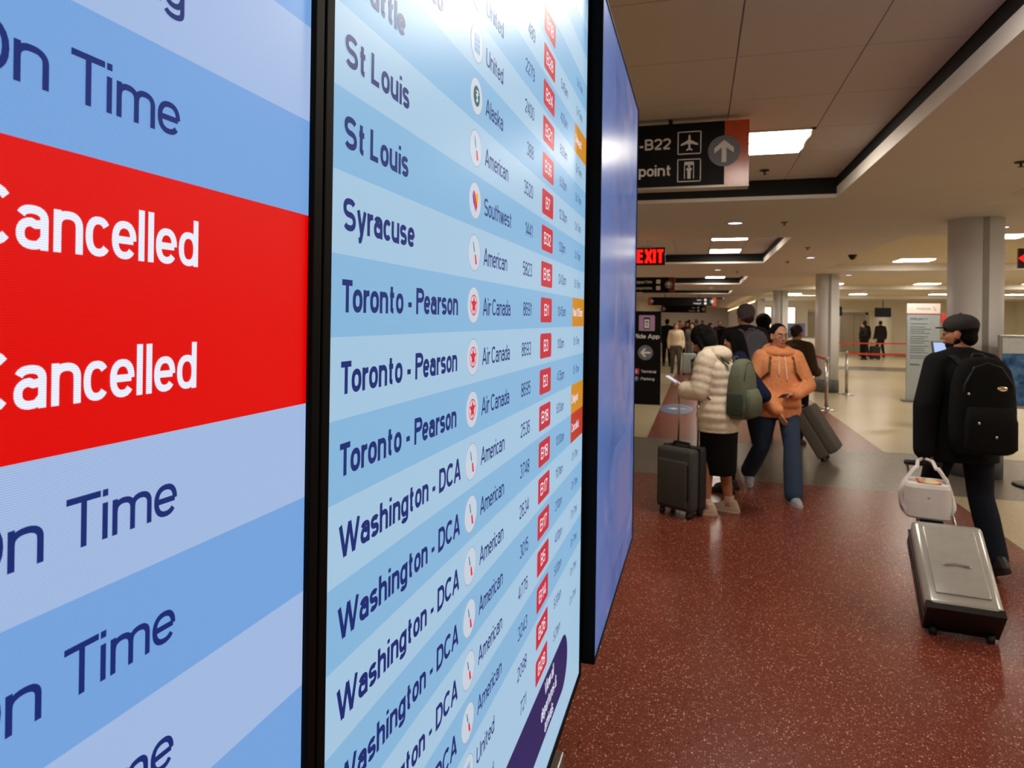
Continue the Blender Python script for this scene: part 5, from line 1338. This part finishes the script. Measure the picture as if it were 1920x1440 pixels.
for sg, L in ((-1, 0.20), (1, 0.15)):
    H = MB().path([(sg * 0.028, c.y + 0.135, c.z - 0.045), (sg * 0.030, c.y + 0.160, c.z - 0.12), (sg * 0.036 - 0.004, c.y + 0.172, c.z - 0.06 - L)], 0.0065); H.build('drawstring', mat('cord_white', (238, 214, 196), 0.8), hd, True)
H = MB(); H.loft([(0, 0.008, 0.855, .170, .055), (0, 0.010, 0.90, .168, .058), (0, 0.01, 0.99, .115, .052)], 24, 3.0)
H.v = [(x, y + 0.115, z) for x, y, z in H.v]; H.build('pouch_pocket', M_HOOD, hd, True)
trousers(PF, body, cloth('denim', (54, 68, 92), 0.2, 90), 0.022, 0.026, vox=0.010, end=1.0)
M_SNB = mat('shoe_blue', (150, 168, 190), 0.6, bump=0.1); M_SNBS = mat('sole_white', (214, 214, 210), 0.6)
for s_ in 'LR': shoe(PF, s_, body, M_SNB, M_SNBS)
hair_bun(PF, body, HBLACK); face_parts(PF, body)
G = MB()
for sg in (-1, 1):
    ctr = Vector((sg * 0.034, 0.103, 0.003))
    ring = [ctr + Vector((0.025 * math.cos(2 * PI * q / 18), -0.006 * abs(math.cos(2 * PI * q / 18)), 0.018 * math.sin(2 * PI * q / 18))) for q in range(19)]
    G.path(ring, 0.0020, 6)
    G.path([(sg * 0.058, 0.098, 0.006), (sg * 0.077, 0.06, 0.008), (sg * 0.079, -0.01, 0.004)], 0.0020, 6)
G.path([(-0.010, 0.106, 0.006), (0, 0.108, 0.010), (0.010, 0.106, 0.006)], 0.0020, 6)
G.xf(PF.head); G.build('glasses', mat('glasses_frame', (70, 50, 44), 0.3), body, True)
backpack('small brown strapped backpack on the woman in the orange hoodie', PF, LF, RF, cloth('pack_brown', (70, 52, 40)), cloth('pack_brown_strap', (120, 84, 50)), 0.26, 0.36, 0.14, off=0.150, z=1.20, sw=0.022, e=0.050)
t = thing('phone', 'dark phone in the left hand of the woman in the orange hoodie', 'phone', LF, RF)
w = PF.j['wrL']; MB().box((w.x + 0.085, w.y + 0.030, w.z - 0.012), (0.14, 0.07, 0.009), Euler((0.5, 0.1, 0.3)), 0, 0.004).build('phone_case', mat('phone_dark', (70, 40, 36), 0.4), t)
MB().box((w.x + 0.085, w.y + 0.028, w.z - 0.006), (0.13, 0.064, 0.002), Euler((0.5, 0.1, 0.3))).build('phone_screen', M_BLACKM, t)

# ---- G: person in a brown jacket
LG, RG = (1.30, 9.75, 0), math.radians(-38)
PG = Pose(1.63, dict(elR=(0.25, -0.02, 1.09), wrR=(0.2, 0.2, 1.02), wrL=(-0.26, -0.10, 0.84), anL=(-0.1, 0.08, 0.085), anR=(0.1, -0.08, 0.085)), wide=1.08, pitch=-0.2)
body = make_body(PG, 'person in olive brown jacket walking away to the right of the orange hoodie', LG, RG, SK_B, {}, vox=0.012)
topwear(PG, body, cloth('olive_brown', (74, 58, 40)), 'jacket', hem=0.76, inf=0.042); trousers(PG, body, CBLK)
for s_ in 'LR': shoe(PG, s_, body, MATS['shoe_black'], MATS['sole_black'])
hair_bun(PG, body, HBROWN); face_parts(PG, body)

# ---- travellers further away
def far_person(label, loc, rz, h, top, legs, hairm, skin=SK_A, hair='short', pose=None, hem=0.80, group=None, inf=0.032, bag=None):
    P = Pose(h, pose or dict(anL=(-0.10, 0.12, 0.085), knL=(-0.1, 0.09, 0.49), anR=(0.10, -0.14, 0.10), wrL=(-0.22, 0.1, 0.88), wrR=(0.22, -0.02, 0.87)), yaw=random.uniform(-.3, .3), tiltR=-0.2)
    L = (loc[0], loc[1], 0)
    o = make_body(P, label, L, rz, skin, {}, vox=0.016, group=group)
    topwear(P, o, top, 'jacket', hem=hem, inf=inf, vox=0.018); trousers(P, o, legs, vox=0.018)
    for s_ in 'LR': shoe(P, s_, o, MATS['shoe_black'], MATS['sole_black'])
    (hair_long if hair == 'long' else hair_bun if hair == 'bun' else hair_short)(P, o, hairm, vox=0.014)
    face_parts(P, o)
    return P, o
CW = cloth('white_knit', (226, 206, 176)); CGR = cloth('grey_wool', (112, 102, 98)); CGT = cloth('grey_trousers', (98, 88, 76)); CMAR = cloth('maroon', (66, 26, 26)); CPUR = cloth('purple_grey', (72, 60, 72)); CDG = cloth('dark_green_grey', (48, 54, 56)); CBL = cloth('steel_blue', (56, 72, 112)); CTAN = cloth('tan', (170, 140, 108))
far_person('woman in white sweater and grey trousers walking towards the camera', (-0.68, 21.3), PI + 0.1, 1.60, CW, CGT, HRED, hair='long', hem=0.92)
far_person('person in long grey coat beside the pale mint suitcase', (-0.20, 22.4), PI - 0.2, 1.62, CGR, CBLK, HBROWN, hair='long', hem=0.6)
far_person('person in black coat behind the white sweater, on its left', (-1.10, 24.6), 0.1, 1.72, CBLK, CBLK, HBLACK)
far_person('person in maroon jacket behind the white sweater, on its right', (-0.42, 25.8), PI, 1.66, CMAR, CBLK, HBLACK, hair='long')
far_person('person in dark green-grey jacket among the far crowd', (-0.10, 29.5), 0.2, 1.74, CDG, CBLK, HBROWN)
far_person('person in steel blue jacket far down the concourse', (0.18, 34.0), PI, 1.70, CBL, CBLK, HBROWN)
far_person('person in purple-grey jacket above the head of the woman with the phone', (0.42, 25.0), PI + 0.4, 1.60, CPUR, CBLK, HBROWN, hair='long')
far_person('person in black standing with hands on hips far down the concourse', (0.80, 27.0), PI, 1.70, CBLK, CBLK, HBROWN, pose=dict(elL=(-0.36, -0.06, 1.14), wrL=(-0.19, 0.06, 1.0), elR=(0.36, -0.06, 1.14), wrR=(0.19, 0.06, 1.0)))
far_person('person in tan coat at the far end of the concourse', (-1.0, 38.0), PI, 1.68, CTAN, CBLK, HBROWN)
far_person('person in black at the far end of the concourse beside the tan coat', (-0.55, 41.0), 0, 1.74, CBLK, CBLK, HBLACK)
P, o = far_person('person in black jacket standing behind the queue belts, leftmost of three', (7.25, 33.2), PI / 2 + 0.3, 1.68, CBLK, CBLK, HBLACK, skin=SK_B, pose=dict(elL=(-0.3, 0.1, 1.1), wrL=(-0.3, 0.34, 1.08), elR=(0.26, -0.2, 1.1), wrR=(0.3, -0.05, 0.95)))
suitcase('small dark suitcase beside the person behind the queue belts', (7.75, 33.3, 0), 0.2, 0.4, 0.62, 0.25, MATS['cloth_case_charcoal_dark'], MATS['cloth_case_charcoal_dark'], 0.35)
far_person('person in dark suit by the far recess, middle of three', (8.05, 36.6), 0.4, 1.80, cloth('suit', (44, 38, 40)), cloth('suit', (44, 38, 40)), HBROWN)
far_person('person in dark suit by the far recess, rightmost of three', (8.75, 36.6), 0.2, 1.80, cloth('suit', (44, 38, 40)), cloth('suit', (44, 38, 40)), HBROWN)
